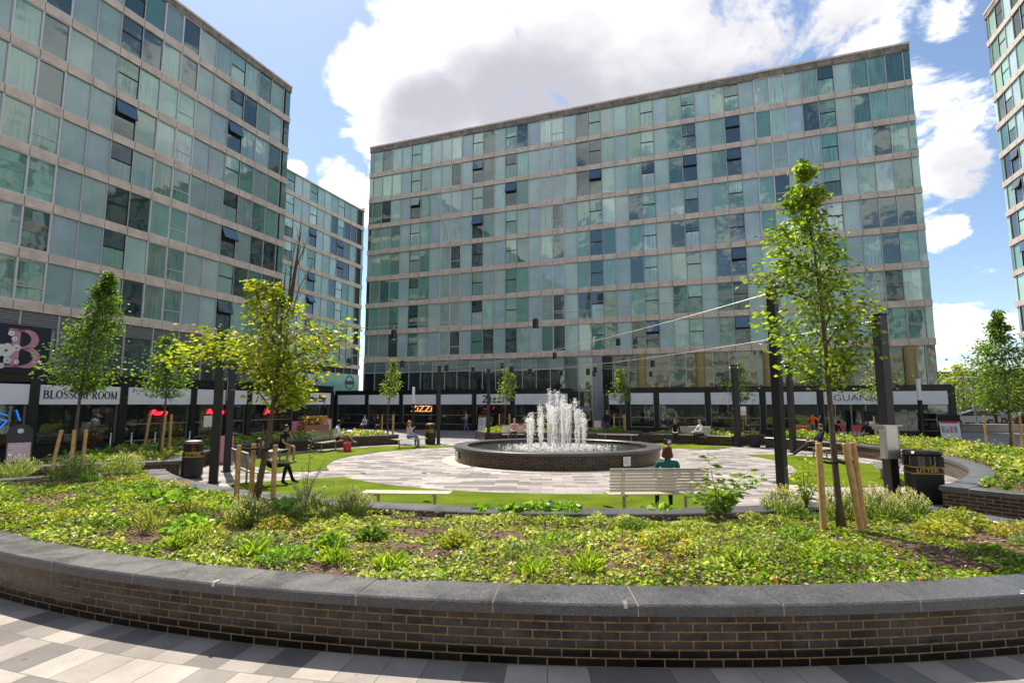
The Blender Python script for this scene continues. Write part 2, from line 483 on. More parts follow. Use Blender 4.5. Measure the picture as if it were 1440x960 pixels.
def serif(mb, ch, x, z, s, mat, y0, y1):
    """draws one capital, returns its advance (unit height s)"""
    T, t = .17, .06
    def rb(p, w): ribbon(mb, p, w, mat, y0, y1, x, z, s)
    def stem(px, w=T):
        rb([(px, .02), (px, .98)], w); rb([(px - .17, .025), (px + .17, .025)], .05); rb([(px - .17, .975), (px + .17, .975)], .05)
    def aw(p, c): return [t + (T - t) * abs(math.cos(math.atan2(q[1] - c[1], q[0] - c[0]))) for q in p]
    if ch == 'L':
        stem(.2); rb([(.2, .03), (.66, .03)], .06); rb([(.65, .0), (.66, .24)], .05); return .76
    if ch == 'B' or ch == 'R':
        stem(.2)
        p = arc(.36, .745, .26, .225, 90, -90); rb([(.2, .97), (.36, .97)], t); rb(p, aw(p, (.36, .745))); rb([(.2, .52), (.36, .52)], t)
        if ch == 'B':
            p = arc(.38, .27, .31, .24, 90, -90); rb(p, aw(p, (.38, .27))); rb([(.2, .03), (.38, .03)], t); return .80
        rb([(.38, .52), (.55, .25), (.70, .03), (.82, .03)], [.1, .17, .15, .04]); return .86
    if ch == 'O':
        p = arc(.42, .5, .33, .46, 0, 360, 28); rb(p, aw(p, (.42, .5))); return .88
    if ch == 'S':
        p = [(.56, .74), (.52, .9), (.36, .97), (.18, .9), (.13, .75), (.2, .61), (.36, .51), (.5, .41), (.56, .26), (.5, .1), (.33, .03), (.16, .09), (.1, .28)]
        rb(p, [.05, .06, .06, .09, .12, .14, .16, .14, .12, .09, .06, .06, .05]); return .68
    if ch == 'M':
        rb([(.16, .02), (.16, .98)], .06); rb([(.16, .97), (.5, .04)], .15); rb([(.5, .04), (.84, .97)], .06); rb([(.84, .02), (.84, .98)], T)
        for px in (.16, .84):
            rb([(px - .14, .025), (px + .14, .025)], .05)
        return 1.02
    return .42
# ================================================================== camera, light, sky
HCAM, PITCH = 2.1, math.atan(88.5 / 760.0)
cam = bpy.data.cameras.new('camera'); cam.sensor_width = 36.0; cam.sensor_fit = 'HORIZONTAL'; cam.lens = 36.0 * 760.0 / 1440.0
cam.clip_start = .05; cam.clip_end = 2000
co = link(bpy.data.objects.new('camera', cam)); co.location = (0, 0, HCAM); co.rotation_euler = (PI / 2 + PITCH, 0, 0)
SC.camera = co

def ray(u, v):
    x = (u - 720) / 760.0; q = (v - 480) / 760.0; c, s = math.cos(PITCH), math.sin(PITCH)
    return Vector((x, c + q * s, s - q * c)).normalized()

SUN_EL = R(56.5); SUN_AZ = Vector((-.50, .866))
sd = Vector((SUN_AZ.x * math.cos(SUN_EL), SUN_AZ.y * math.cos(SUN_EL), math.sin(SUN_EL)))
sl = bpy.data.lights.new('sun', 'SUN'); sl.energy = 4.7; sl.angle = R(.55); sl.color = (1.0, .91, .77)
so = link(bpy.data.objects.new('sun', sl)); so.rotation_euler = sd.to_track_quat('Z', 'Y').to_euler(); so.location = (-20, 30, 60)

W = bpy.data.worlds.new('World'); SC.world = W; W.use_nodes = True
nt = W.node_tree; bg = nt.nodes['Background']; bg.inputs['Strength'].default_value = .10
sky = N(nt, 'ShaderNodeTexSky', sky_type='NISHITA', sun_disc=False, sun_elevation=SUN_EL, sun_rotation=math.atan2(SUN_AZ.x, SUN_AZ.y), altitude=50.0, air_density=1.0, dust_density=.5, ozone_density=1.6)
tc = N(nt, 'ShaderNodeTexCoord')
# noise coordinates: direction laid on a flat cloud layer
sp = N(nt, 'ShaderNodeSeparateXYZ'); nt.links.new(tc.outputs['Generated'], sp.inputs[0])
az = N(nt, 'ShaderNodeMath', operation='ADD', inp={1: .28}); nt.links.new(sp.outputs['Z'], az.inputs[0])
mz = N(nt, 'ShaderNodeMath', operation='MAXIMUM', inp={1: .12}); nt.links.new(az.outputs[0], mz.inputs[0])
iv = N(nt, 'ShaderNodeMath', operation='DIVIDE', inp={0: 1.0}); nt.links.new(mz.outputs[0], iv.inputs[1])
fl = N(nt, 'ShaderNodeVectorMath', operation='SCALE'); nt.links.new(tc.outputs['Generated'], fl.inputs[0]); nt.links.new(iv.outputs[0], fl.inputs['Scale'])
cn = N(nt, 'ShaderNodeTexNoise', inp={'Scale': 5.2, 'Detail': 15.0, 'Roughness': .62, 'Distortion': .35}); nt.links.new(fl.outputs[0], cn.inputs['Vector'])
cb = N(nt, 'ShaderNodeTexNoise', inp={'Scale': 1.5, 'Detail': 3.0}); nt.links.new(fl.outputs[0], cb.inputs['Vector'])

def blobs(lst):
    """soft maximum of round regions of the sky, each (u, v of its middle in the photograph's directions, radius px, weight)"""
    out = None
    for (u, v, r, w) in lst:
        d = ray(u, v); ca = d.dot(ray(u + r, v)); ci = d.dot(ray(u + r * .08, v))
        dt = N(nt, 'ShaderNodeVectorMath', operation='DOT_PRODUCT'); dt.inputs[1].default_value = d
        nt.links.new(tc.outputs['Generated'], dt.inputs[0])
        mr = N(nt, 'ShaderNodeMapRange', interpolation_type='SMOOTHSTEP', inp={'From Min': ca, 'From Max': ci, 'To Min': 0.0, 'To Max': w})
        nt.links.new(dt.outputs['Value'], mr.inputs['Value'])
        if out is None: out = mr.outputs[0]
        else:
            mx = N(nt, 'ShaderNodeMath', operation='SMOOTH_MAX', inp={2: .12}); nt.links.new(out, mx.inputs[0]); nt.links.new(mr.outputs[0], mx.inputs[1]); out = mx.outputs[0]
    return out
cl = blobs([(545, 110, 110, 1), (620, 20, 150, 1), (700, 150, 170, 1), (590, 200, 120, 1), (830, 60, 210, 1), (1010, 20, 220, 1), (1180, 20, 150, .8),
            (900, 180, 200, 1), (1330, 160, 120, .9), (1330, 240, 95, 1), (1285, 130, 80, .8), (1310, 320, 75, .9), (1260, 400, 60, .6),
            (1345, 470, 70, .9), (1430, 455, 45, .8), (480, 265, 58, .95), (515, 285, 50, .9), (415, 246, 30, .9), (1330, 20, 70, .55), (1370, 520, 70, .6)])
# front part of the sky is steered by the regions, the rest by plain noise
fr = N(nt, 'ShaderNodeVectorMath', operation='DOT_PRODUCT'); fr.inputs[1].default_value = ray(720, 300); nt.links.new(tc.outputs['Generated'], fr.inputs[0])
fm = N(nt, 'ShaderNodeMapRange', interpolation_type='SMOOTHSTEP', inp={'From Min': .45, 'From Max': .68}); nt.links.new(fr.outputs['Value'], fm.inputs['Value'])
bk = N(nt, 'ShaderNodeMapRange', inp={'From Min': .40, 'From Max': .62, 'To Min': .1, 'To Max': .95}); nt.links.new(cb.outputs['Fac'], bk.inputs['Value'])
sel = N(nt, 'ShaderNodeMix', data_type='FLOAT'); nt.links.new(fm.outputs[0], sel.inputs[0]); nt.links.new(bk.outputs[0], sel.inputs[2]); nt.links.new(cl, sel.inputs[3])
n1 = N(nt, 'ShaderNodeMath', operation='MULTIPLY_ADD', inp={1: 2.9, 2: -1.50}); nt.links.new(cn.outputs['Fac'], n1.inputs[0])
den = N(nt, 'ShaderNodeMath', operation='ADD'); nt.links.new(sel.outputs[0], den.inputs[0]); nt.links.new(n1.outputs[0], den.inputs[1])
msk = N(nt, 'ShaderNodeMapRange', interpolation_type='SMOOTHSTEP', inp={'From Min': .34, 'From Max': .72}); nt.links.new(den.outputs[0], msk.inputs['Value'])
# grey bellies
gb = blobs([(760, 150, 170, 1), (620, 190, 120, .85), (900, 130, 170, .8), (1020, 60, 200, .6), (1350, 230, 90, .45), (690, 110, 110, .7), (830, 90, 120, .8), (1180, 40, 120, .45)])
gs = N(nt, 'ShaderNodeMix', data_type='FLOAT'); nt.links.new(fm.outputs[0], gs.inputs[0])
gk = N(nt, 'ShaderNodeMapRange', inp={'From Min': .5, 'From Max': .75, 'To Min': 0.0, 'To Max': .8}); nt.links.new(cb.outputs['Fac'], gk.inputs['Value'])
nt.links.new(gk.outputs[0], gs.inputs[2]); nt.links.new(gb, gs.inputs[3])
c2 = N(nt, 'ShaderNodeTexNoise', inp={'Scale': 3.0, 'Detail': 7.0, 'Roughness': .55}); nt.links.new(fl.outputs[0], c2.inputs['Vector'])
g2 = N(nt, 'ShaderNodeMath', operation='MULTIPLY_ADD', inp={1: 1.6, 2: -.85}); nt.links.new(c2.outputs['Fac'], g2.inputs[0])
g3 = N(nt, 'ShaderNodeMath', operation='ADD'); nt.links.new(gs.outputs[0], g3.inputs[0]); nt.links.new(g2.outputs[0], g3.inputs[1])
g4 = N(nt, 'ShaderNodeMapRange', interpolation_type='SMOOTHSTEP', inp={'From Min': .0, 'From Max': .95}); nt.links.new(g3.outputs[0], g4.inputs['Value'])
cc = N(nt, 'ShaderNodeMix', data_type='RGBA'); cc.inputs[6].default_value = (7.9, 7.85, 7.85, 1); cc.inputs[7].default_value = (3.6, 3.58, 4.0, 1)
nt.links.new(g4.outputs[0], cc.inputs[0])
fin = N(nt, 'ShaderNodeMix', data_type='RGBA'); nt.links.new(msk.outputs[0], fin.inputs[0]); nt.links.new(sky.outputs[0], fin.inputs[6]); nt.links.new(cc.outputs[2], fin.inputs[7])
nt.links.new(fin.outputs[2], bg.inputs['Color'])

SC.view_settings.view_transform = 'Standard'; SC.view_settings.look = 'None'; SC.view_settings.gamma = 1.0
SC.view_settings.exposure = .80
SC.cycles.max_bounces = 6; SC.cycles.diffuse_bounces = 3; SC.cycles.glossy_bounces = 3; SC.cycles.transmission_bounces = 4
SC.cycles.caustics_reflective = False; SC.cycles.caustics_refractive = False
SC.cycles.sample_clamp_indirect = 6.0
SC.cycles.use_denoising = True
# ================================================================== apartment blocks
PAL_P = [(.39, .54, .55), (.43, .58, .57), (.36, .52, .54), (.48, .61, .58), (.39, .51, .57)]
PAL_G = [(.16, .35, .29), (.25, .46, .39), (.10, .26, .21), (.34, .53, .46), (.21, .36, .28), (.06, .16, .14), (.42, .57, .52), (.36, .48, .48), (.27, .42, .33)]
PAL_D = [(.02, .035, .035), (.035, .06, .05), (.012, .02, .022), (.08, .11, .09), (.03, .06, .08)]
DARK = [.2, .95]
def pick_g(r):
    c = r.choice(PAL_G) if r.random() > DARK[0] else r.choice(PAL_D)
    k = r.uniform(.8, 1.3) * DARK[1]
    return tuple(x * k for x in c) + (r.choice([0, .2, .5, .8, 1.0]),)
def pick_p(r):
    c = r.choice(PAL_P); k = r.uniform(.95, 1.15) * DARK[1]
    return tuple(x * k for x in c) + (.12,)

def pane_quad(mb, x0, x1, y, z0, z1, mat, col, r, tilt=.006):
    dy = [r.uniform(-tilt, tilt) for _ in range(4)]
    mb.face([(x0, y + dy[0], z0), (x1, y + dy[1], z0), (x1, y + dy[2], z1), (x0, y + dy[0] + dy[2] - dy[1], z1)], mat, col=col)

def win_variants(bay, wh, kind, n, seed):
    """shared window meshes: (window mesh, opened sash mesh or None, opening angle)"""
    r = random.Random(seed); out = []
    for i in range(n):
        mb = MB(); sash = None; ang = 0
        if kind == 'W':
            x0, x1 = .035, bay - .035; zm = wh * r.uniform(.52, .56)
            a = pick_g(r); b2 = pick_g(r) if r.random() < .45 else a
            opened = i % 6 == 0
            if opened: b2 = (.03, .05, .06, .2)
            pane_quad(mb, x0, x1, 0, 0, zm - .03, M['pane'], b2, r)
            mb.box(x0, x1, -.03, .02, zm - .035, zm + .035, M['dark_metal'])
            mb.box(.026, .045, -.05, .02, .03, wh - .03, M['dark_metal']); mb.box(bay - .045, bay - .026, -.05, .02, .03, wh - .03, M['dark_metal'])
            if opened:
                mb.box(x0, x1, .05, .06, zm, wh, M['core'])
                s = MB(); h = wh - zm - .03
                s.face([(x0, -.03, -h), (x1, -.03, -h), (x1, -.03, 0), (x0, -.03, 0)], M['pane'], col=(.05, .09, .14, 0))
                s.face([(x1, .012, -h), (x0, .012, -h), (x0, .012, 0), (x1, .012, 0)], M['steel_dull'])
                for (a0, a1, c0, c1) in ((x0, x0 + .04, -h, 0), (x1 - .04, x1, -h, 0), (x0, x1, -h, -h + .05), (x0, x1, -.05, 0)):
                    s.box(a0, a1, -.032, .014, c0, c1, M['dark_metal'])
                sash = s.build('sash', link_it=False); ang = r.choice([-16, -24, -30, -9])
            else:
                pane_quad(mb, x0, x1, 0, zm + .03, wh, M['pane'], a, r)
        else:                                   # a white framed pair
            w2 = bay * 2
            mb.box(.0, .07, -.07, .02, 0, wh, M['white_frame']); mb.box(w2 - .07, w2, -.07, .02, 0, wh, M['white_frame'])
            mb.box(.07, w2 - .07, -.07, .02, wh - .06, wh, M['white_frame']); mb.box(.07, w2 - .07, -.07, .02, 0, .06, M['white_frame'])
            mb.box(bay - .04, bay + .04, -.07, .02, .06, wh - .06, M['white_frame'])
            a = pick_g(r); b2 = pick_g(r) if r.random() < .6 else a
            if r.random() < .35: b2 = (.03, .045, .045, .2)
            pane_quad(mb, .07, bay - .04, 0, .06, wh - .06, M['pane'], a, r); pane_quad(mb, bay + .04, w2 - .07, 0, .06, wh - .06, M['pane'], b2, r)
            if r.random() < .6: mb.box(bay + .04, w2 - .07, -.04, .01, wh * .34, wh * .34 + .045, M['white_frame'])
        out.append((mb.build('window', link_it=False), sash, ang))
    return out

def block(name, label, loc, rz, L, depth, zb, fh, nf, bh, top, bay, lead, pattern, seed, own=lambda i: True, reverse=False, limit=100, mats=('concrete', 'pane')):
    """curtain-wall block; local x runs along the facade, outward is -y; pattern letters per bay starting at 'lead' from x=0 (from x=L when reverse)"""
    r = random.Random(seed)
    t = thing(name, label, 'building', loc, rz)
    band = M[mats[0]]
    wh = fh - bh
    m = MB(); m.box(.02, L - .02, .09, depth, .0, top - .25, M['core']); m.box(.02, L - .02, .1, depth, top - .25, top - .2, M['roof']); m.build('wall', t)
    nb = int((L - 2 * lead) / bay + .03)
    xs = [lead + i * bay for i in range(nb + 1)]
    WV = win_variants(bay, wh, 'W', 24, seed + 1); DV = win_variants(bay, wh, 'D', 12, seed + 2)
    count = 0
    for k in range(nf + 1):
        z = zb + k * fh
        m = MB(); m.box(0, L, -.10, .085, z + .01, (z + bh - .01) if k < nf else top - .03, M['joint'])
        edges = [0] + xs + [L]
        for a, b2 in zip(edges[:-1], edges[1:]):
            if b2 - a < .05: continue
            j = r.uniform(-.004, .004)
            m.box(a + .016, b2 - .016, -.125 + j, -.05, z, z + bh if k < nf else top - .16, M['stain'] if k == nf else band)
        if k == nf:
            m.box(-.03, L + .03, -.16, .3, top - .155, top - .02, M['concrete']); m.box(.1, L - .1, .5, .56, top - .02, top + .22, M['mullion'])
        m.box(.0, .1, -.1, depth, z, z + bh, band); m.box(L - .1, L, -.1, depth, z, z + bh, band)
        m.build('parapet' if k == nf else 'floor_band', t)
        if k == nf: break
        z0 = z + bh + .005
        g = MB()
        for (a, b2) in ((.0, lead), (L - lead, L)):
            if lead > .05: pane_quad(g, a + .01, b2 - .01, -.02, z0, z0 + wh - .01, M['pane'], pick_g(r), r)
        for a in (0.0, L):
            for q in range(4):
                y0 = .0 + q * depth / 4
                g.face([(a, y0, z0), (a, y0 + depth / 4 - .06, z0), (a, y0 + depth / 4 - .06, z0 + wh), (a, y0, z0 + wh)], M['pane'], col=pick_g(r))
        i = 0
        tone = r.uniform(.85, 1.15)
        while i < nb:
            ii = (nb - 1 - i) if reverse else i
            ch = pattern[i % len(pattern)]
            two = ch == 'D' and i + 1 < nb and pattern[(i + 1) % len(pattern)] == 'D'
            x0 = xs[ii] - (bay if (two and reverse) else 0)
            if ch == 'W' or two:
                me, sash, ang = r.choice(WV if ch == 'W' else DV)
                if own(i) and count < limit:
                    w = obj_of('window', me, t); w.location = (x0, -.015, z0)
                    count += 1
                    if sash is not None:
                        s = obj_of('sash', sash, w); s.location = (0, 0, wh); s.rotation_euler = (R(ang), 0, 0)
                else:
                    for p in range(2 if two else 1):
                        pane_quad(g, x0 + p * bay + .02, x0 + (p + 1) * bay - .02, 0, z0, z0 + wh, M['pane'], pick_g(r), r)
                        g.box(x0 + p * bay + .03, x0 + (p + 1) * bay - .03, -.03, .0, z0 + wh * .5, z0 + wh * .5 + .06, M['dark_metal'])
                i += 2 if two else 1
                continue
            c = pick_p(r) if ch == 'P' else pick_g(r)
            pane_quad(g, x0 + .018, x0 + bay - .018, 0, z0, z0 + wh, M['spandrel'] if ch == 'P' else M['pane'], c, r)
            i += 1
        g.box(.0, L, -.05, .035, z0 - .012, z0 + .03, M['mullion']); g.box(.0, L, -.03, .035, z0 + wh - .025, z0 + wh + .004, M['mullion'])
        for x in xs:
            g.box(x - .024, x + .024, -.075, .03, z0 - .003, z0 + wh + .003, M['mullion'])
        g.build('glazing', t)
    return t

TH = R(20.5); CT, ST = math.cos(TH), math.sin(TH)
# --- main block -----------------------------------------------------------------
MAIN_PAT = 'gggPWgPDDPWgPWgPDDPgWgPgWPgWPgWPDDPgWPgggg'
BX0 = (27.7 - 44.4 * CT, 35.1 + 44.4 * ST)
main = block('apartment_block', 'long glass apartment block with stone floor bands behind the fountain', (BX0[0], BX0[1], 0), -TH, 44.4, 13.0,
             5.97, 2.575, 8, .43, 27.2, 1.062, .43, MAIN_PAT, 21, limit=100)
# its tall ground storey seen above the shops
m = MB(); r = random.Random(3)
def MX(t): return 44.4 - t          # t measured from the right-hand corner
edges = [0.05, .6, 1.7, 3.7, 4.75, 6.6, 7.7, 9.6, 10.7, 12.6, 13.7, 15.6, 16.8, 18.6, 19.9, 21.0]
for a, b2 in zip(edges[:-1], edges[1:]):
    pane_quad(m, MX(b2) + .03, MX(a) - .03, .03, 3.0, 5.95, M['pane'], r.choice([(.22, .165, .095, .3), (.16, .13, .085, .6), (.10, .10, .08, .3), (.26, .20, .12, .2)]), r)  # brown tints: reflection of a beige building painted into the pane colour
    m.box(MX(b2) - .03, MX(b2) + .03, -.06, .05, 3.0, 5.95, M['mullion'])
edges = [25.0 + i * 1.212 for i in range(17)]
for a, b2 in zip(edges[:-1], edges[1:]):
    pane_quad(m, MX(b2) + .03, MX(a) - .03, .03, 5.02, 5.95, M['pane'], r.choice([(.20, .28, .28, 0), (.25, .33, .33, 0), (.15, .24, .23, 0)]), r)
    pane_quad(m, MX(b2) + .03, MX(a) - .03, .03, 2.6, 4.96, M['pane'], r.choice([(.02, .025, .028, .2), (.035, .04, .035, .4), (.02, .02, .025, 0), (.03, .06, .05, .4)]), r)
    m.box(MX(b2) - .025, MX(b2) + .025, -.06, .05, 2.6, 5.95, M['mullion'])
m.box(MX(44.4), MX(25.0), -.05, .05, 4.95, 5.03, M['mullion'])
m.box(MX(21.0), MX(.05), -.03, .06, 2.96, 3.0, M['mullion']); m.box(MX(21.0), MX(.05), -.03, .06, 5.93, 5.965, M['mullion']); m.build('ground_storey_glazing', main)
M['round_column'] = vary('round_column', (.34, .25, .10), .6)
for t in (1.5, 5.4, 10.0, 14.6, 18.9):
    m = MB(); m.lathe([(.34, 2.5), (.34, 5.9)], M['round_column'], 18, Matrix.Translation((MX(t), -.05, 0)), a0=PI, a1=2 * PI); m.build('column', main)
m = MB()
m.box(MX(24.95), MX(21.1), -.08, .07, 0.02, 5.95, M['grey_panel'])
for a, b2, z0, z1 in ((24.9, 24.0, .02, 5.9), (21.9, 21.15, 3.0, 5.9)):
    m.box(MX(a), MX(b2), -.11, -.085, z0, z1, M['spandrel'])
m.box(MX(22.4) - .02, MX(22.4) + .02, -.12, -.09, .05, 5.85, M['mullion']); m.box(MX(23.85), MX(21.9), -.12, -.09, 3.15, 3.2, M['mullion'])
m.build('entrance_wall', main)
d = MB()
d.box(MX(23.85), MX(23.78), -.14, -.09, .02, 5.8, M['mullion']); d.box(MX(22.75), MX(22.68), -.14, -.09, .02, 5.8, M['mullion'])
for z0, z1, c in ((3.3, 5.75, (.16, .13, .06, .5)), (1.95, 3.1, (.10, .09, .05, .5)), (.1, 1.6, (.035, .035, .03, .3))):
    d.face([(MX(23.78), -.1, z0), (MX(22.75), -.1, z0), (MX(22.75), -.1, z1), (MX(23.78), -.1, z1)], M['pane'], col=c)
for z in (1.7, 3.2, 5.78): d.box(MX(23.78), MX(22.75), -.13, -.095, z - .05, z + .05, M['mullion'])
do = d.build('entrance_door', main)
hd = MB(); hd.tube([(MX(22.9), -.17, .8), (MX(22.9), -.17, 1.2)], .02, M['steel']); hd.build('handle', do)

DARK[:] = [.34, .74]  # second value dims the palette: shade of the left face put into glass colour
# --- left block --------------------------------------------------------------------
LEFT_PAT = 'gggWPPDDgWPPDDPWg' * 4
LL = 62.0
lo = (-17.6 - LL * ST, 40.4 - LL * CT)
left = block('apartment_block', 'shade-tinted apartment block along the left side above the large letter sign', (lo[0], lo[1], 0), PI / 2 - TH, LL, 14.0,
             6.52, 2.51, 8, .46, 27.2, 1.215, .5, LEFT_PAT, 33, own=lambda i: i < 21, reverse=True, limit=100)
m = MB(); r = random.Random(5)
for i in range(34):
    x1 = LL - i * 1.62; x0 = x1 - 1.62
    for k in range(7):
        m.box(x0 + .04, x1 - .04, -.05 - .012 * (k % 2), .04, 5.82 + k * .098, 5.82 + k * .098 + .07, M['louvre'])
    m.box(x0 - .035, x0 + .035, -.08, .05, 2.6, 6.51, M['mullion'])
    if i in (14, 15, 16, 17): m.box(x0 + .04, x1 - .04, -.03, .04, 2.6, 5.8, M['grey_panel'])
    else: pane_quad(m, x0 + .04, x1 - .04, .0, 2.6, 5.8, M['pane'], r.choice([(.04, .06, .06, .8), (.025, .03, .03, .5), (.07, .09, .09, .9)]), r)
m.build('ground_storey_glazing', left)

DARK[:] = [.28, 1.0]
# --- block behind, beyond the gap --------------------------------------------------------
fo = (-19.35 - 30 * ST, 68.3 - 30 * CT)
far = block('apartment_block', 'pale blue glass apartment block seen in the gap between the two nearer blocks', (fo[0], fo[1], 0), PI / 2 - TH, 30, 14.0,
            6.5, 2.575, 8, .47, 27.2, 1.22, .45, 'ggWgPPWPPWgPgPWgPPWPggWPg', 44, own=lambda i: i < 12, reverse=True)
m = MB()
for i in range(12):
    x1 = 30 - i * 1.55; x0 = x1 - 1.5
    if i < 5:
        m.box(x0, x1, -.06, .05, 0.02, 5.8 - (0 if i < 3 else .0), M['spandrel'])
    else:
        m.face([(x0, .0, 3), (x1, .0, 3), (x1, .0, 5.5), (x0, .0, 5.5)], M['pane'], col=(.03, .035, .035, .3))
    m.box(x0 - .05, x0, -.08, .05, .02, 6.45, M['mullion'])
mm = m.build('hoarding', far); 
A = mm.data.color_attributes.get('Col')
if A is None: A = mm.data.color_attributes.new(name='Col', type='FLOAT_COLOR', domain='CORNER')
A.data.foreach_set('color', [c for _ in range(len(A.data)) for c in (.22, .46, .40, 0.0)])
e = MB()
cx = 30 - 1.9
pts = [(cx + .8 * math.cos(2 * PI * i / 28), 4.75 + .8 * math.sin(2 * PI * i / 28)) for i in range(29)]
ribbon(e, pts, .12, M['ink'], -.09, -.062, 0, 0, 1)
e.box(cx - .8, cx + .8, -.092, -.062, 4.53, 4.97, M['ink'])
e.build('emblem', far)

# --- tower at the right ----------------------------------------------------------------------
right = block('apartment_tower', 'sunlit pale tower of glass panels cut off by the right edge of the photo', (42.0, 44.3, 0), -PI / 2 - TH, 34, 14.0,
              36.5 - .65 - 12 * 2.575, 2.575, 12, .47, 36.5, 1.2, .5, 'gWPgWPPDDPWgPPgWP', 55, own=lambda i: i < 6, mats=('concrete_pale', 'pane'))
# --- block behind the viewer, seen only as reflections in the glass ------------------------------
back = block('apartment_block', 'stone banded apartment block standing behind the viewer across the square', (22.0, -42.0, 0), PI - TH, 60, 12.0,
             5.97, 2.575, 8, .8, 27.2, 1.6, .4, 'gPWPgPPWgDDP', 66, own=lambda i: False, mats=('concrete_pale', 'pane'))
# ================================================================== shopfronts
def shop_window(t, x0, x1, z0, z1, rail=None, warm=0.0, seed=0):
    r = random.Random(seed)
    m = MB()
    m.box(x0, x1, .10, .14, z0, z1, M['dark_metal'])
    cols = [(.012, .013, .013, 0), (.02, .02, .02, 0), (.03, .028, .024, 0)]
    n = max(1, int((x1 - x0) / .9))
    for i in range(n):
        a = x0 + (x1 - x0) * i / n; b = x0 + (x1 - x0) * (i + 1) / n
        pane_quad(m, a + .01, b - .01, .05, z0 + .03, z1, M['pane'], r.choice(cols), r, .012)
    # dim things standing behind the glass
    for i in range(int((x1 - x0) * 2.4)):
        a = r.uniform(x0 + .1, x1 - .5); h = r.uniform(.15, .8); zz = r.uniform(z0 + .05, z1 - h - .3)
        c = r.choice([(.10, .07, .04), (.05, .055, .05), (.14, .12, .09), (.04, .06, .03), (.09, .03, .02)])
        q = MB
        m.box(a, a + r.uniform(.06, .4), .042, .048, zz, zz + h, M['pane'], col=(*c, .3))
    w = m.build('window', t)
    f = MB()
    for a, b, c, d in ((x0, x0 + .05, z0, z1), (x1 - .05, x1, z0, z1), (x0 + .05, x1 - .05, z0, z0 + .05)):
        f.box(a, b, .0, .045, c, d, M['steel_dull'])
    if rail: f.box(x0 + .05, x1 - .05, .0, .045, rail, rail + .05, M['steel_dull'])
    f.build('window_frame', w)
    return w

def sign_panel(t, x0, x1, label=None, z0=2.1, z1=2.93):
    m = MB(); m.bbox(x0, x1, -.10, -.02, z0, z1, .012, M['sign_white'])
    s = m.build('sign_panel', t)
    if label: s['label'] = label
    return s

def shopfront(t, x0, x1, pillars, depth, ztop=3.28):
    m = MB(); m.box(x0, x1, -.06, .16, 2.95, ztop, M['black']); m.box(x0 - .03, x1 + .03, -.12, .16, ztop, ztop + .05, M['black']); m.build('beam', t)
    m = MB(); m.box(x0, x1, -.02, .16, 0.0, .47, M['black'])
    for i in range(int((x1 - x0) / .6)):
        m.box(x0 + i * .6 + .28, x0 + i * .6 + .29, -.024, -.019, .05, .42, M['joint'])
    m.build('plinth', t)
    m = MB(); m.box(x0, x1, .17, depth, ztop - .12, ztop - .02, M['roof']); m.box(x0, x1, .17, .2, 2.0, ztop - .13, M['black'])
    m.box(x0, x0 + .1, .17, depth, 0, ztop - .13, M['black']); m.box(x1 - .1, x1, .17, depth, 0, ztop - .13, M['black']); m.box(x0, x1, .5, .55, 0, ztop - .13, M['core'])
    m.build('roof', t)
    for p in pillars:
        m = MB(); m.bbox(p - .16, p + .16, -.16, .14, 0.0, 2.95, .012, M['black']); m.build('pillar', t)

# local x from 0 (right-hand end of the main row) leftwards is -x
RM = (27.1, 33.2)
row = thing('shopfront', 'black restaurant front with white signs right of the entrance, wide thin lettering on one', 'shopfront', (RM[0], RM[1], 0), -TH)
pts = [0.2, 3.75, 7.3, 10.75, 14.25, 17.75, 19.8, 21.4]
shopfront(row, -21.55, 0.0, [-p for p in pts], 1.9)
for i, (a, b) in enumerate(zip(pts[:-1], pts[1:])):
    s = sign_panel(row, -b + .2, -a - .2, 'white sign with thin wide black lettering' if i == 1 else None)
    if i == 1:
        tx = obj_of('lettering', text_mesh('IGUANAS', .56, M['ink'], .006, sx=1.22, off=-.006, space=1.0), s); tx.location = ((-b - a) / 2 + .25, -.112, 2.51)
    if i == 1:
        w = shop_window(row, -b + .16, -a - .16, .06, 2.08, None, seed=90)
        dm = MB()
        for px in (-b + .8, -b + 1.7, -b + 2.5): dm.box(px, px + .06, -.03, .04, .06, 2.08, M['steel_dull'])
        dm.build('door_frame', w)
    else:
        shop_window(row, -b + .16, -a - .16, .47, 2.08, 1.15, seed=91 + i)
row2 = thing('shopfront', 'black framed restaurant front with white signs on the left of the entrance, bold black lettering', 'shopfront', (RM[0], RM[1], 0), -TH)
pts = [24.15, 28.85, 32.2, 35.5, 39.1, 42.6, 45.9]
shopfront(row2, -46.05, -24.0, [-p for p in pts], 1.9)
for i, (a, b) in enumerate(zip(pts[:-1], pts[1:])):
    s = sign_panel(row2, -b + .2, -a - .2, 'white sign with bold black lettering' if i == 1 else None)
    w = shop_window(row2, -b + .16, -a - .16, .47 if i != 1 else .05, 2.08, 1.2 if i != 1 else None, seed=101 + i)
    if i == 1:
        tx = obj_of('lettering', text_mesh('Zizzi', .80, M['ink'], .006, sx=1.12, off=.012, space=1.1), s); tx.location = ((-b - a) / 2 - .0, -.112, 2.50)
    if i == 3:
        tx = obj_of('neon_lettering', text_mesh('ZiZZi', .72, M['neon_orange'], .01, sx=1.2, shear=.1), w); tx.location = ((-b - a) / 2 + .15, -.02, 1.72)
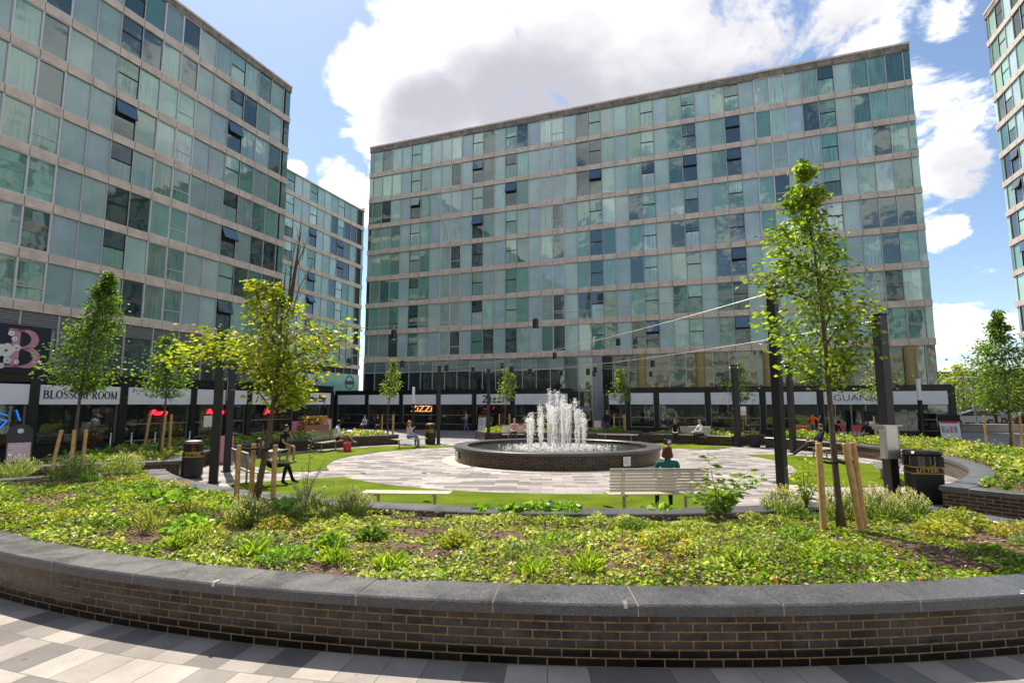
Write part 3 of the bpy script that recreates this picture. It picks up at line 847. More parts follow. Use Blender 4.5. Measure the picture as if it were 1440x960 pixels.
# left-hand row
RL = (-18.76, 19.8)
row3 = thing('shopfront', 'long black shop row in the shade with serif sign and red neon words', 'shopfront', (RL[0], RL[1], 0), PI / 2 - TH)
pts = [-12.5, -8.8, -5.5, -2.4, 1.085, 4.45, 7.88, 9.93, 11.35, 15.0, 18.36]
shopfront(row3, -12.6, 18.5, pts, 6.0)
for i, (a, b) in enumerate(zip(pts[:-1], pts[1:])):
    lab = {4: 'white sign with black serif capitals', 9: 'white sign with narrow bold black lettering'}.get(i)
    s = sign_panel(row3, a + .13, b - .13, lab, z1=2.86)
    op = i in (3, 4)
    w = shop_window(row3, a + .16, b - .16, .05 if op else .47, 2.08, None if op else 1.2, seed=120 + i)
    if i == 4:
        g = MB(); cx = a + .13 + .22
        word = 'BLOSSOM ROOM'; adv = 0; hgt = .33
        for ch in word:
            adv += serif(g, ch, a + .13 + .2 + adv * 1.0, 2.33, hgt, M['ink'], -.118, -.102) * hgt * 1.0
        o = g.build('lettering', s)
        wd = max(v[0] for v in g.v) - min(v[0] for v in g.v); x_ = min(v[0] for v in g.v); tgt = (b - a - .26) * .9
        o.scale.x = tgt / wd; o.location.x = (a + b) / 2 - tgt / 2 - x_ * tgt / wd
    if i == 9:
        tx = obj_of('lettering', text_mesh('Turtle Bay', .62, M['ink'], .006, sx=.80, off=.018), s); tx.location = ((a + b) / 2, -.112, 2.48)
    if i in (5, 6, 8):
        word = {5: 'Rum', 6: 'Reggae', 8: 'Jerk'}[i]
        tx = obj_of('neon_lettering', text_mesh(word, .36, M['neon_red'], .012, sx=1.25, shear=.35), w); tx.location = (a + (b - a) * {5: .50, 6: .72, 8: .45}[i], -.03, 1.72)
    if i == 3:
        nb_ = MB()
        for p, q in (((a + 2.0, 1.95), (a + 2.75, 1.7)), ((a + 2.3, .9), (a + 2.75, 1.5)), ((a + 2.75, 1.5), (a + 2.4, 1.6)), ((a + 1.2, 1.0), (a + 1.9, 1.9)), ((a + 3.0, 1.9), (a + 3.15, 1.5))):
            nb_.tube([(p[0], -.03, p[1]), (q[0], -.03, q[1])], .03, M['neon_blue'], 6)
        nb_.build('neon_strip', w)
# big letter sign on the left block
sg = thing('letter_sign', 'dark navy wall sign with a large pink serif letter and pale blossom', 'sign', (lo[0], lo[1], 0), PI / 2 - TH)
kx = LL - (15.15 * 1.175 + .0)          # right edge of the board along the block
m = MB(); m.bbox(LL - 24.4, LL - 15.0, -.35, -.13, 3.55, 5.80, .02, M['navy']); m.build('board', sg)
m = MB(); serif(m, 'B', LL - 16.78, 3.80, 1.78, M['rose'], -.40, -.355); o = m.build('lettering', sg)
m = MB(); r = random.Random(8)
for i, (x, z, q) in enumerate([(-17.75, 4.55, .36), (-17.6, 5.35, .14), (-17.45, 5.1, .13), (-17.35, 4.7, .18), (-17.65, 4.1, .17), (-17.3, 4.05, .12), (-17.85, 3.85, .14)]):
    for k in range(5):
        a = 2 * PI * k / 5 + i
        m.ball((LL + x + .95 + .5 * q * math.cos(a), -.42 - .004 * k, z + .5 * q * math.sin(a)), q * .48, M['blossom'], 8, 5, (1, .1, 1))
    m.ball((LL + x + .95, -.47, z), q * .18, M['terracotta'], 6, 4, (1, .3, 1))
m.build('blossom', sg)
# boxes on poles etc. standing by the shops: A-boards
def a_board(loc, rz, w, h, face, frame, label, top=None, group=None, style=0):
    t = thing('pavement_sign', label, 'pavement sign', loc, rz, group)
    m = MB()
    for s in (-1, 1):
        T = Matrix.Translation((0, s * .22, 0)) @ Matrix.Rotation(s * .20, 4, 'X')
        m.bbox(-w / 2, w / 2, -.015, .015, .04, h, .008, frame, T)
    m.tube([(-w / 2, 0, h * .97), (w / 2, 0, h * .97)], .018, frame, 6)
    m.build('frame', t)
    T = Matrix.Translation((0, -.22, 0)) @ Matrix.Rotation(-.20, 4, 'X')
    p = MB(); p.box(-w / 2 + .05, w / 2 - .05, -.024, -.017, .1, h - .08 - (.28 if top else 0), face, None, T)
    r = random.Random(int(loc[0] * 100))
    if style == 0:
        for k in range(9):
            z = h - .2 - (.28 if top else 0) - k * (h - .45) / 11
            p.box(-w / 2 + .12, -w / 2 + .12 + r.uniform(.3, 1) * (w - .24), -.028, -.0245, z, z + .02, M['paper'] if face is not M['paper'] else M['ink'], None, T)
    elif style == 1:
        p.box(-w / 2 + .1, w / 2 - .1, -.03, -.0245, h * .66, h * .86, M['red'], None, T)
        for k in range(4):
            p.box(-w / 2 + .1 + k * .2, -w / 2 + .26 + k * .2, -.03, -.0245, h * .3, h * .55, r.choice([M['yellow'], M['pink'], M['pane'], M['grey_panel']]), (.3, .3, .4, 0), T)
    p.build('poster', t)
    if style == 2:
        tx = obj_of('lettering', text_mesh('10', .5, M['yellow'], .006, off=.02), t); tx.location = (0, -.22 - .04 - .10, h * .5); tx.rotation_euler = (-.20, 0, 0)
    if top:
        q = MB(); q.lathe([(0.001, -.02), (w / 2, -.02), (w / 2, .02), (.001, .02)], frame, 20, T @ Matrix.Translation((0, 0, h - .05)) @ Matrix.Rotation(PI / 2, 4, 'X'), a0=0, a1=PI)
        q.lathe([(0.001, -.004), (.09, -.004), (.09, .004), (.001, .004)], M['paper'], 16, T @ Matrix.Translation((0, -.03, h + .06)) @ Matrix.Rotation(PI / 2, 4, 'X'))
        q.build('header', t)
    return t
a_board((-17.6, 19.6, 0), R(45), .72, 1.12, M['pale_pink'], M['black'], 'black framed pavement sign with rounded head and pale pink menu', top=True)
a_board((-13.2, 33.6, 0), R(30), .62, 1.1, M['pink'], M['pink'], 'pink pavement sign with a yellow number ten', style=2)
a_board((-12.2, 35.8, 0), R(25), .7, 1.2, M['pale_pink'], M['pink'], 'pale pink pavement sign at the end of the shaded shop row')
a_board((6.1, 38.8, 0), R(-25), .62, 1.05, M['pale_pink'], M['terracotta'], 'rose coloured pavement sign behind the man in black')
a_board((-2.3, 42.6, 0), R(-18), .7, 1.3, M['paper'], M['terracotta'], 'grey menu board on a stand by the bold lettered sign')
a_board((25.6, 32.0, 0), R(-22), 1.05, 1.55, M['paper'], M['ink'], 'large poster board with red heading at the corner of the shop row', style=1)
a_board((21.4, 32.6, 0), R(-24), .6, 1.75, M['paper'], M['ink'], 'tall narrow menu board right of the thick black post', style=1)
a_board((16.6, 31.2, 0), R(-24), .9, 1.0, M['yellow'], M['terracotta'], 'yellow board with red panel behind the leaning man', style=1)
a_board((19.2, 32.3, 0), R(-24), .8, 1.0, M['red'], M['terracotta'], 'red board beside the restaurant doors', style=1)
a_board((20.2, 31.9, 0), R(-24), .8, 1.0, M['terracotta'], M['ink'], 'brown crate-like board with red panel beside the restaurant doors', style=1)
a_board((-10.35, 19.7, 0), R(20), .62, .98, M['pink'], M['pink'], 'plain pink pavement sign behind the two left posts', style=3)
# queue barrier poles at the shaded door
for i, (x, y) in enumerate([(-15.6, 21.3), (-15.0, 21.6), (-14.2, 21.8), (-13.3, 22.6)]):
    m = MB(); m.tube([(0, 0, .02), (0, 0, .95)], .025, M['steel'], 8); m.ball((0, 0, .97), .04, M['steel']); m.lathe([(.001, 0), (.16, 0), (.15, .025), (.001, .03)], M['steel_dull'], 16)
    o = m.build('barrier_post', smooth=True); o.location = (x, y, 0); tag(o, 'slim steel barrier post in front of the shaded shop door', 'barrier post', 'barrier posts at the shaded door')
# lectern menu stand by the dark doors
t = thing('menu_stand', 'white sheet menu on a black stand by the neon window', 'menu stand', (-13.6, 24.5, 0), R(60))
m = MB(); m.tube([(0, 0, 0), (0, 0, 1.15)], .025, M['black']); m.box(-.2, .2, -.15, .15, 0, .03, M['black']); m.build('stand', t)
m = MB(); m.bbox(-.24, .24, -.02, .02, 1.1, 1.6, .008, M['paper']); m.build('sheet', t)
# ================================================================== the square
CX, CY = 1.5, 21.3
SQ = .86
def Q(r, a):
    """point of the ring: radius and angle in degrees; the far half is a little flattened"""
    s = math.sin(R(a)); 
    return (CX + r * math.cos(R(a)), CY + r * s * (SQ if s > 0 else 1.0))

def sheet(name, pts, z, mat, kind='structure', uvs=None, label=None, cat=None):
    m = MB(); m.face([(x, y, z) for x, y in pts], mat, uv=uvs); o = m.build(name); tag(o, label, cat, None, kind); return o

M['ground'] = vary('ground_asphalt', (.16, .155, .15), .9, amt=.2, scale=.3)
M['terrace'] = paving_mat('terrace_paving', .6, .3, [(0, (.20, .19, .185)), (.35, (.27, .255, .25)), (.7, (.33, .315, .31))], rot=TH)
M['plaza'] = paving_mat('plaza_paving', .62, .31, [(0, (.175, .157, .158)), (.25, (.275, .248, .244)), (.5, (.41, .372, .357)), (.75, (.34, .307, .298))], rot=R(3), dirt=.18)
M['slabs'] = paving_mat('radial_slabs', .33, .46, [(0, (.175, .16, .155)), (.25, (.25, .23, .215)), (.5, (.33, .30, .275)), (.75, (.41, .37, .335))], use_uv=True, dirt=.22, mortar=.004, joint=(.13, .12, .11), off=.37)
sheet('ground', [(-400, -200), (400, -200), (400, 700), (-400, 700)], -.03, M['ground'])
sheet('terrace_paving', [(-40, -20), (60, -20), (60, 62), (-40, 62)], -.012, M['terrace'])
sheet('plaza_paving', [Q(12.85, a) for a in range(0, 360, 4)], -.004, M['plaza'])
# the foreground pavement, slabs laid in rings round the square
m = MB(); n = 90
for i in range(n):
    a0 = 175 + 165 * i / n; a1 = 175 + 165 * (i + 1) / n
    q = [Q(16.5, a0), Q(34, a0), Q(34, a1), Q(16.5, a1)]
    u0, u1 = R(a0) * 17.0, R(a1) * 17.0
    m.face([(x, y, .0) for x, y in q], M['slabs'], uv=[(u0, 16.5 + .33), (u0, 34 + .33), (u1, 34 + .33), (u1, 16.5 + .33)])
tag(m.build('pavement'), kind='structure')

# lawns
g, nt_, b_ = new_mat('artificial_grass')
tc_ = N(nt_, 'ShaderNodeTexCoord'); n1_ = N(nt_, 'ShaderNodeTexNoise', inp={'Scale': 1.1, 'Detail': 4.0}); n2_ = N(nt_, 'ShaderNodeTexNoise', inp={'Scale': 55.0, 'Detail': 4.0, 'Roughness': .8})
nt_.links.new(tc_.outputs['Object'], n1_.inputs[0]); nt_.links.new(tc_.outputs['Object'], n2_.inputs[0])
ad_ = N(nt_, 'ShaderNodeMath', operation='ADD'); nt_.links.new(n1_.outputs['Fac'], ad_.inputs[0]); nt_.links.new(n2_.outputs['Fac'], ad_.inputs[1])
rp_ = ramp(nt_, [(.35, (.065, .11, .005)), (.5, (.12, .175, .007)), (.68, (.19, .25, .011))]); mr_ = N(nt_, 'ShaderNodeMath', operation='MULTIPLY', inp={1: .5}); nt_.links.new(ad_.outputs[0], mr_.inputs[0]); nt_.links.new(mr_.outputs[0], rp_.inputs[0]); nt_.links.new(rp_.outputs[0], b_.inputs['Base Color'])
bp_ = N(nt_, 'ShaderNodeBump', inp={'Strength': 1.0, 'Distance': .03}); nt_.links.new(n2_.outputs['Fac'], bp_.inputs['Height']); nt_.links.new(bp_.outputs[0], b_.inputs['Normal']); b_.inputs['Roughness'].default_value = .9; b_.inputs['Specular IOR Level'].default_value = .08
M['lawn'] = g
def lawn(pin, pout, z=.012):
    m = MB(); m.face([(x, y, z) for x, y in pin + pout[::-1]], M['lawn'])
    m.face([(x, y, -.004) for x, y in pin] , M['lawn']) if False else None
    tag(m.build('lawn'), kind='structure')
def arcp(r0, r1, a0, a1, n=24): return [Q(r0 + (r1 - r0) * i / n, a0 + (a1 - a0) * i / n) for i in range(n + 1)]
lawn(arcp(8.25, 8.25, 219, 296), arcp(11.2, 11.4, 216, 272, 20) + [Q(11.2, 278), Q(10.8, 284), Q(9.9, 290), Q(9.0, 294)])       # near
lawn(arcp(8.4, 8.5, 311, 374), [Q(9.2, 312), Q(10.3, 316), Q(11.2, 322), Q(11.3, 335), Q(11.3, 350), Q(11.2, 360), Q(10.6, 368), Q(9.5, 373)])   # right
lawn(arcp(9.0, 9.3, 38, 62), [Q(9.8, 33), Q(11.6, 36), Q(12.0, 48), Q(11.6, 58), Q(10.6, 63)])                                     # far right
lawn(arcp(8.3, 8.2, 120, 206), [Q(8.7, 119), Q(10.2, 125), Q(11.0, 140), Q(11.3, 160), Q(11.4, 180), Q(11.2, 195), Q(10.4, 205)])  # left

# ---------------------------------------------------------------- planters
H = .5
M['soil'] = vary('bark_mulch', (.10, .058, .035), .95, amt=.6, scale=34, bump=1.0, bscale=70, detail=8)
def planter(a0, a1, ri, ro, label, soil=.40, n=None, group=None, bk='brick_plain'):
    t = thing('brick_planter', label, 'planter', (0, 0, 0), 0, group)
    n = n or max(10, int((a1 - a0) / 1.6))
    A = [a0 + (a1 - a0) * i / n for i in range(n + 1)]
    zt = H - .09
    m = MB()
    def side(P, u0=0.0, flip=False):
        u = u0
        for p, q in zip(P[:-1], P[1:]):
            L = math.dist(p, q)
            f = [(p[0], p[1], -.02), (q[0], q[1], -.02), (q[0], q[1], zt), (p[0], p[1], zt)]
            uv = [(u, -.02), (u + L, -.02), (u + L, zt), (u, zt)]
            if flip: f = f[::-1]; uv = uv[::-1]
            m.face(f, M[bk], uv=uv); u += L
    out = [Q(ro - .03, a) for a in A]; inn = [Q(ri + .03, a) for a in A]
    side(out); side(inn, 0.1, True)
    side([Q(ro - .03 - (ro - ri - .06) * i / 6, a1) for i in range(7)], .05); side([Q(ri + .03 + (ro - ri - .06) * i / 6, a0) for i in range(7)], .05)
    # inside faces of the wall
    w = .3
    side([Q(ro - w, a) for a in A], .07, True); side([Q(ri + w, a) for a in A], .03)
    m.build('brick_wall', t)
    c = MB(); stops = MB()
    def slab(p0, p1, p2, p3):
        """coping stone: outer edge p0->p1, inner edge p3->p2; softened top arris"""
        cx = sum(p[0] for p in (p0, p1, p2, p3)) / 4; cy = sum(p[1] for p in (p0, p1, p2, p3)) / 4
        def ins(p, k):
            d = Vector((cx - p[0], cy - p[1])); d.normalize(); return (p[0] + d.x * k, p[1] + d.y * k)
        ps = [p0, p1, p2, p3]
        v = [(*p, zt) for p in ps] + [(*p, H - .012) for p in ps] + [(*ins(p, .014), H) for p in ps]
        f = [(3, 2, 1, 0), (8, 9, 10, 11)]
        for k in (0, 4):
            for j in range(4):
                jj = (j + 1) % 4; f.append((k + j, k + jj, k + 4 + jj, k + 4 + j))
        c.mesh(v, f, M['granite'])
    def run(fo, fi, length, bow=3):
        k = max(1, round(length / 1.18))
        for i in range(k):
            e = .004 / max(length, .1) * 1.0
            t0, t1 = i / k + e, (i + 1) / k - e
            # each stone is cut in a few facets along the curve but reads as one
            for s in range(bow):
                q0, q1 = t0 + (t1 - t0) * s / bow, t0 + (t1 - t0) * (s + 1) / bow
                slab_f.append((fo(q0), fo(q1), fi(q1), fi(q0), s == 0, s == bow - 1))
            joint.append((fo(i / k - e), fo(i / k + e), fi(i / k + e), fi(i / k - e)))
    slab_f = []; joint = []
    W_ = .46
    do = math.degrees(W_ / ro); di = math.degrees(W_ / ri)
    run(lambda s: Q(ro + .02, a0 + (a1 - a0) * s), lambda s: Q(ro - W_, a0 + (a1 - a0) * s), R(a1 - a0) * ro, 4)
    run(lambda s: Q(ri - .02, a1 + (a0 - a1) * s), lambda s: Q(ri + W_, a1 + (a0 - a1) * s), R(a1 - a0) * ri, 4)
    def ep(a, s): return (lambda q: Q(ro - W_ - .005 + (ri - ro + 2 * W_ + .01) * q, a), lambda q: Q(ro - W_ - .005 + (ri - ro + 2 * W_ + .01) * q, a + s * math.degrees(W_ / (ri + (ro - ri) * .5))))
    fo, fi = ep(a1, -1); run(fo, fi, ro - ri - 2 * W_, 1)
    fo, fi = ep(a0, 1); run(lambda q: fo(1 - q), lambda q: fi(1 - q), ro - ri - 2 * W_, 1)
    # stones as strips with closed ends
    for (p0, p1, p2, p3, first, last) in slab_f:
        b = len(c.v)
        def off(p, q, k):
            d = Vector((q[0] - p[0], q[1] - p[1])); d.normalize(); return (p[0] + d.x * k, p[1] + d.y * k)
        i0, i1, i2, i3 = off(p0, p3, .014), off(p1, p2, .014), off(p2, p1, .014), off(p3, p0, .014)
        v = [(*p0, zt), (*p1, zt), (*p2, zt), (*p3, zt), (*p0, H - .014), (*p1, H - .014), (*p2, H - .014), (*p3, H - .014), (*i0, H), (*i1, H), (*i2, H), (*i3, H)]
        f = [(0, 1, 5, 4), (2, 3, 7, 6), (4, 5, 9, 8), (6, 7, 11, 10), (8, 9, 10, 11), (3, 2, 1, 0)]
        if first: f += [(3, 0, 4, 7), (7, 4, 8, 11)]
        if last: f += [(1, 2, 6, 5), (5, 6, 10, 9)]
        c.mesh(v, f, M['granite'])
    for q in joint:
        c.face([(*p, H - .006) for p in q], M['coping_joint'])
        c.face([(*q[0], zt), (*q[1], zt), (*q[1], H - .006), (*q[0], H - .006)], M['coping_joint'])
    c.build('coping', t)
    # soil
    s = MB(); nr = 8
    rr = [ri + .29 + (ro - ri - .58) * j / nr for j in range(nr + 1)]
    aa0 = a0 + math.degrees(.28 / ri); aa1 = a1 - math.degrees(.28 / ri)
    na = max(8, int((aa1 - aa0) / 2))
    V = []; F = []
    for i in range(na + 1):
        a = aa0 + (aa1 - aa0) * i / na
        for j in range(nr + 1):
            x, y = Q(rr[j], a); V.append((x, y, soil + .05 * (float(fnoise(x * .9, y * .9, 3)) - .5) + .06 * math.sin(PI * j / nr)))
    for i in range(na):
        for j in range(nr):
            k = i * (nr + 1) + j; F.append((k, k + 1, k + nr + 2, k + nr + 1))
    s.mesh(V, F, M['soil']); s.build('soil', t, smooth=True)
    return t
def soil_z(x, y, base=.40): return base + .05 * (float(fnoise(x * .9, y * .9, 3)) - .5) + .03

NEAR = (216.0, 292.5)
RI, RO = 12.65, 16.72
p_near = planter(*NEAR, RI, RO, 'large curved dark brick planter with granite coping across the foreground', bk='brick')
p_right = planter(304.2, 377, 12.45, 16.9, 'curved brick planter on the right behind the square litter bin')
p_left = planter(166, 206.5, 12.3, 16.3, 'shaded brick planter on the left in front of the shop row')
p_leftfar = planter(129, 164, 12.0, 15.6, 'brick planter on the far left behind the seated reader and the woman in jeans')
p_far = planter(65, 104.5, 12.2, 15.2, 'low brick planter on the far side directly behind the fountain')
p_farright = planter(38, 62, 12.2, 15.4, 'brick planter on the far right behind the seated couple')
p_rightfar = planter(19.5, 30.5, 12.6, 16.2, 'short brick planter between the two far right posts')
# small steel skate stops on the near coping
for i, a in enumerate([217.5, 224, 231, 243, 255.5, 268, 280, 289.5]):
    x, y = Q(RO + .0, a)
    m = MB(); m.bbox(-.018, .018, -.05, .03, -.03, .012, .005, M['steel']); o = m.build('skate_stop', p_near); o.location = (x, y, H); o.rotation_euler = (0, 0, R(a + 90 + 180))

# ---------------------------------------------------------------- fountain
FX, FY, FR = 1.72, 21.4, 3.95
ft = thing('fountain', 'round dark brick fountain pool with white water jets', 'fountain', (FX, FY, 0))
m = MB(); n = 72
for (rr, flip, za, zb) in ((FR - .04, False, -.01, .46), (FR - .42, True, .2, .46)):
    for i in range(n):
        a, b = 2 * PI * i / n, 2 * PI * (i + 1) / n
        p = (rr * math.cos(a), rr * math.sin(a)); q = (rr * math.cos(b), rr * math.sin(b))
        f = [(*p, za), (*q, za), (*q, zb), (*p, zb)]; uv = [(a * rr, za), (b * rr, za), (b * rr, zb), (a * rr, zb)]
        if flip: f = f[::-1]; uv = uv[::-1]
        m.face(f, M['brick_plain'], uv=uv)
m.build('basin_wall', ft)
m = MB(); m.lathe([(FR - .5, .462), (FR + .02, .462), (FR + .02, .54), (FR, .556), (FR - .48, .556), (FR - .5, .54), (FR - .5, .462)], M['granite'], 90)
m.build('coping', ft)
wm, wn, wb = new_mat('pool_water')
wb.inputs['Base Color'].default_value = (.05, .055, .045, 1); wb.inputs['Roughness'].default_value = .06; wb.inputs['IOR'].default_value = 1.33
t1 = N(wn, 'ShaderNodeTexCoord'); w1 = N(wn, 'ShaderNodeTexNoise', inp={'Scale': 5.0, 'Detail': 4.0, 'Distortion': .6}); wn.links.new(t1.outputs['Object'], w1.inputs[0])
w2 = N(wn, 'ShaderNodeBump', inp={'Strength': .6, 'Distance': .05}); wn.links.new(w1.outputs['Fac'], w2.inputs['Height']); wn.links.new(w2.outputs[0], wb.inputs['Normal'])
m = MB(); m.lathe([(.001, .44), (FR - .43, .44)], wm, 64); m.build('water', ft)
jm, jn, jb = new_mat('white_water'); jb.inputs['Base Color'].default_value = (.97, .975, .98, 1); jb.inputs['Roughness'].default_value = .25
jt = N(jn, 'ShaderNodeBsdfTranslucent'); jt.inputs['Color'].default_value = (1, 1, 1, 1); jx = N(jn, 'ShaderNodeMixShader', inp={0: .68})
jr = N(jn, 'ShaderNodeBsdfTransparent'); jy = N(jn, 'ShaderNodeMixShader', inp={0: .3})
jn.links.new(jb.outputs[0], jx.inputs[1]); jn.links.new(jt.outputs[0], jx.inputs[2]); jn.links.new(jx.outputs[0], jy.inputs[1]); jn.links.new(jr.outputs[0], jy.inputs[2]); jn.links.new(jy.outputs[0], jn.nodes['Material Output'].inputs['Surface'])
def octa(mb, c, r, mat):
    x, y, z = c
    v = [(x + r, y, z), (x - r, y, z), (x, y + r, z), (x, y - r, z), (x, y, z + r * 1.5), (x, y, z - r * 1.5)]
    mb.mesh(v, [(0, 2, 4), (2, 1, 4), (1, 3, 4), (3, 0, 4), (2, 0, 5), (1, 2, 5), (3, 1, 5), (0, 3, 5)], mat)
r = random.Random(4)
jets = [(0.0, -.1, 2.62), (-.22, .15, 2.66), (.3, .2, 2.45), (.12, -.3, 1.95)] + [(1.10 * math.cos(2 * PI * i / 13 + .2), 1.10 * math.sin(2 * PI * i / 13 + .2), r.choice([1.55, 1.75, 1.9, 2.0, 2.1])) for i in range(13)] + [(.55 * math.cos(2 * PI * i / 6), .55 * math.sin(2 * PI * i / 6), r.uniform(2.0, 2.45)) for i in range(6)]
jets[4 + 1] = (jets[5][0], jets[5][1], 2.3)
for (jx_, jy_, hz) in jets:
    m = MB(); z0 = .45; k = 16; hh = hz - z0
    for strand in range(5):
        path = []; rad = []
        ox, oy = r.gauss(0, .012), r.gauss(0, .012); top = hh * (1, .93, .8, .68)[strand % 4]; lean = r.gauss(0, .04)
        for i in range(k + 1):
            s = i / k
            path.append((ox * (1 + 2 * s) + lean * s * s + r.gauss(0, .012 + .012 * s), oy * (1 + 2 * s) + r.gauss(0, .012 + .012 * s), z0 + top * s))
            rad.append((.012 - .003 * s) * r.uniform(.3, 1.6) if i < k else .006)
        m.tube(path, rad, jm, 6)
    for i in range(560):
        s = r.random() ** .6; sp_ = .014 + .06 * s
        octa(m, (r.gauss(0, sp_) + .02, r.gauss(0, sp_), z0 + hh * s * r.uniform(.85, 1.03)), r.choice([.003, .004, .005, .007, .009, .013]) * r.uniform(.8, 1.3), jm)
    for i in range(40):                                # the ball of drops at the head of the jet
        octa(m, (r.gauss(0, .07), r.gauss(0, .07), z0 + hh * r.uniform(.9, 1.03)), r.uniform(.005, .018), jm)
    o = m.build('water_jet', ft, smooth=True); o.location = (jx_, jy_, 0)
m = MB()
for i in range(2600):
    a = r.uniform(0, 2 * PI); d = abs(r.gauss(1.0, .55)); octa(m, (d * math.cos(a), d * math.sin(a), .445 + abs(r.gauss(0, .05)) * math.exp(-abs(d - 1) * 1.2)), r.uniform(.006, .026), jm)
fo_ = m.build('foam', ft); fo_['kind'] = 'stuff'
for ang, w_, hh_ in ((-1.03, .32, .3), (-2.80, .22, .26)):
    m = MB(); m.bbox(-w_ / 2, w_ / 2, -.012, .0, -hh_ / 2, hh_ / 2, .004, M['paper']); 
    for k in range(4): m.box(-w_ * .35, w_ * .3, -.0135, -.0122, hh_ * (.3 - .16 * k), hh_ * (.3 - .16 * k) + .02, M['grey_panel'])
    o = m.build('notice', ft); o.location = ((FR + .005) * math.cos(ang), (FR + .005) * math.sin(ang), .25); o.rotation_euler = (0, 0, ang + PI / 2)
# pale ring of setts round the fountain
m = MB()
for i in range(72):
    a, b = 2 * PI * i / 72, 2 * PI * (i + 1) / 72
    m.face([(FX + rr * math.cos(t_), FY + rr * math.sin(t_), .002) for rr, t_ in ((3.9, a), (4.42, a), (4.42, b), (3.9, b))], M['setts'] if 'setts' in M else M.setdefault('setts', vary('pale_setts', (.46, .42, .36), .8, amt=.25, scale=9)))
tag(m.build('paving_ring'), kind='structure')
# ================================================================== trees
def tree(name, label, base, height, trunk_h, prof, nleaf, leaf=.075, seed=1, lean=(0, 0), cols=None, trunk_r=.05, limbs=14, group=None, bare=None, arms=None, wood='bark', clump=.16, dens_up=1.0):
    """prof: list of (height fraction, radius, x offset, y offset) of the crown"""
    r = np.random.default_rng(seed); rr = random.Random(seed)
    t = thing(name, label, 'tree', base, 0, group)
    def axis(z):
        s = z / height
        return Vector((lean[0] * s + .05 * math.sin(s * 5 + seed), lean[1] * s + .04 * math.cos(s * 4 + seed), z))
    m = MB(); k = 12
    m.tube([axis(height * .93 * i / k) for i in range(k + 1)], [trunk_r * (1 - .85 * i / k) + (.02 * trunk_r / .05 if i == 0 else 0) for i in range(k + 1)], M[wood], 9)
    m.build('trunk', t, smooth=True)
    P = np.array(prof)
    def pr(z):
        s = z / height
        return [float(np.interp(s, P[:, 0], P[:, c])) for c in (1, 2, 3)]
    centres = []; m = MB()
    z0 = P[0, 0] * height; z1 = P[-1, 0] * height
    for i in range(limbs):
        z = z0 + (z1 - z0) * ((i + rr.random()) / limbs) ** .9
        rad, ox, oy = pr(z)
        a = i * 2.4 + rr.uniform(-.5, .5)
        st = axis(max(trunk_h * .9, z - rad * .9))
        L = rad * rr.uniform(.7, 1.08)
        en = axis(z) + Vector((ox + L * math.cos(a), oy + L * math.sin(a), rr.uniform(-.05, .12) * rad))
        md = (st + en) / 2 + Vector((rr.gauss(0, .05), rr.gauss(0, .05), -.06 * L))
        m.tube([st, st.lerp(md, .6), md, md.lerp(en, .55), en], [trunk_r * .34, trunk_r * .28, trunk_r * .2, trunk_r * .13, trunk_r * .06], M[wood], 5)
        for q in range(5):
            f = .3 + .7 * (q + rr.random() * .6) / 5
            p = st.lerp(md, f * 2) if f < .5 else md.lerp(en, f * 2 - 1)
            centres.append((p + Vector((rr.gauss(0, .10), rr.gauss(0, .10), rr.gauss(0, .08))) * rad, .5 + .5 * f))
            if q > 1:
                e2 = p + Vector((rr.gauss(0, .3), rr.gauss(0, .3), rr.uniform(.0, .35))) * rad
                m.tube([p, p.lerp(e2, .5) + Vector((0, 0, .03)), e2], [trunk_r * .12, trunk_r * .08, .004], M[wood], 4)
                centres.append((e2, 1.0))
    for z in np.linspace(z0, z1, 9):
        rad, ox, oy = pr(z); centres.append((axis(z) + Vector((ox * .6, oy * .6, 0)), .7))
    if arms:
        for (pts_, rad) in arms:
            pp = [Vector(p) for p in pts_]; m.tube(pp, [trunk_r * .45 * (1 - .8 * i / (len(pp) - 1)) for i in range(len(pp))], M[wood], 6)
            for a, b in zip(pp[:-1], pp[1:]):
                for q in range(5):
                    c = a.lerp(b, (q + rr.random()) / 5) + Vector((rr.gauss(0, rad), rr.gauss(0, rad), rr.gauss(0, rad * .8)))
                    centres.append((c, 4.6))
    if bare:
        for (a, b, w) in bare:
            a, b = Vector(a), Vector(b); mm = a.lerp(b, .5) + Vector((rr.gauss(0, .04), 0, 0))
            m.tube([a, mm, b], [w, w * .7, w * .25], M['twig'], 5)
            for q in range(4):
                p = a.lerp(b, rr.uniform(.3, .9)); m.tube([p, p + Vector((rr.gauss(0, .07), rr.gauss(0, .05), rr.uniform(.12, .35)))], [w * .35, .002], M['twig'], 4)
    m.build('branches', t)
    C = np.array([[*c[0]] for c in centres]); Wt = np.array([c[1] for c in centres]); Wt = Wt / Wt.sum()
    pick = r.choice(len(C), nleaf, p=Wt)
    rads = np.array([pr(z)[0] for z in C[:, 2]])
    sp = np.clip(rads * .30, clump * .55, clump * 1.6)
    pos = C[pick] + r.normal(size=(nleaf, 3)) * sp[pick][:, None] * np.array([1, 1, .8])
    keep = pos[:, 2] > trunk_h * .86
    pos = pos[keep]; pick = pick[keep]; n = len(pos)
    ax = np.array([[*axis(max(z, .1))] for z in pos[:, 2]])
    d = pos - ax; d[:, 2] = d[:, 2] * .3 + r.normal(size=n) * .12 - .05
    d += r.normal(size=(n, 3)) * .22 * np.maximum(.3, np.linalg.norm(d, axis=1, keepdims=True))
    cols = cols or [(.10, .17, .022), (.14, .22, .03), (.07, .12, .018), (.19, .26, .04), (.05, .09, .015)]
    cc = np.array(cols)[r.integers(0, len(cols), n)]
    tone = np.array([rr.uniform(.55, 1.4) for _ in range(len(C))])[pick]      # whole twigs younger or older
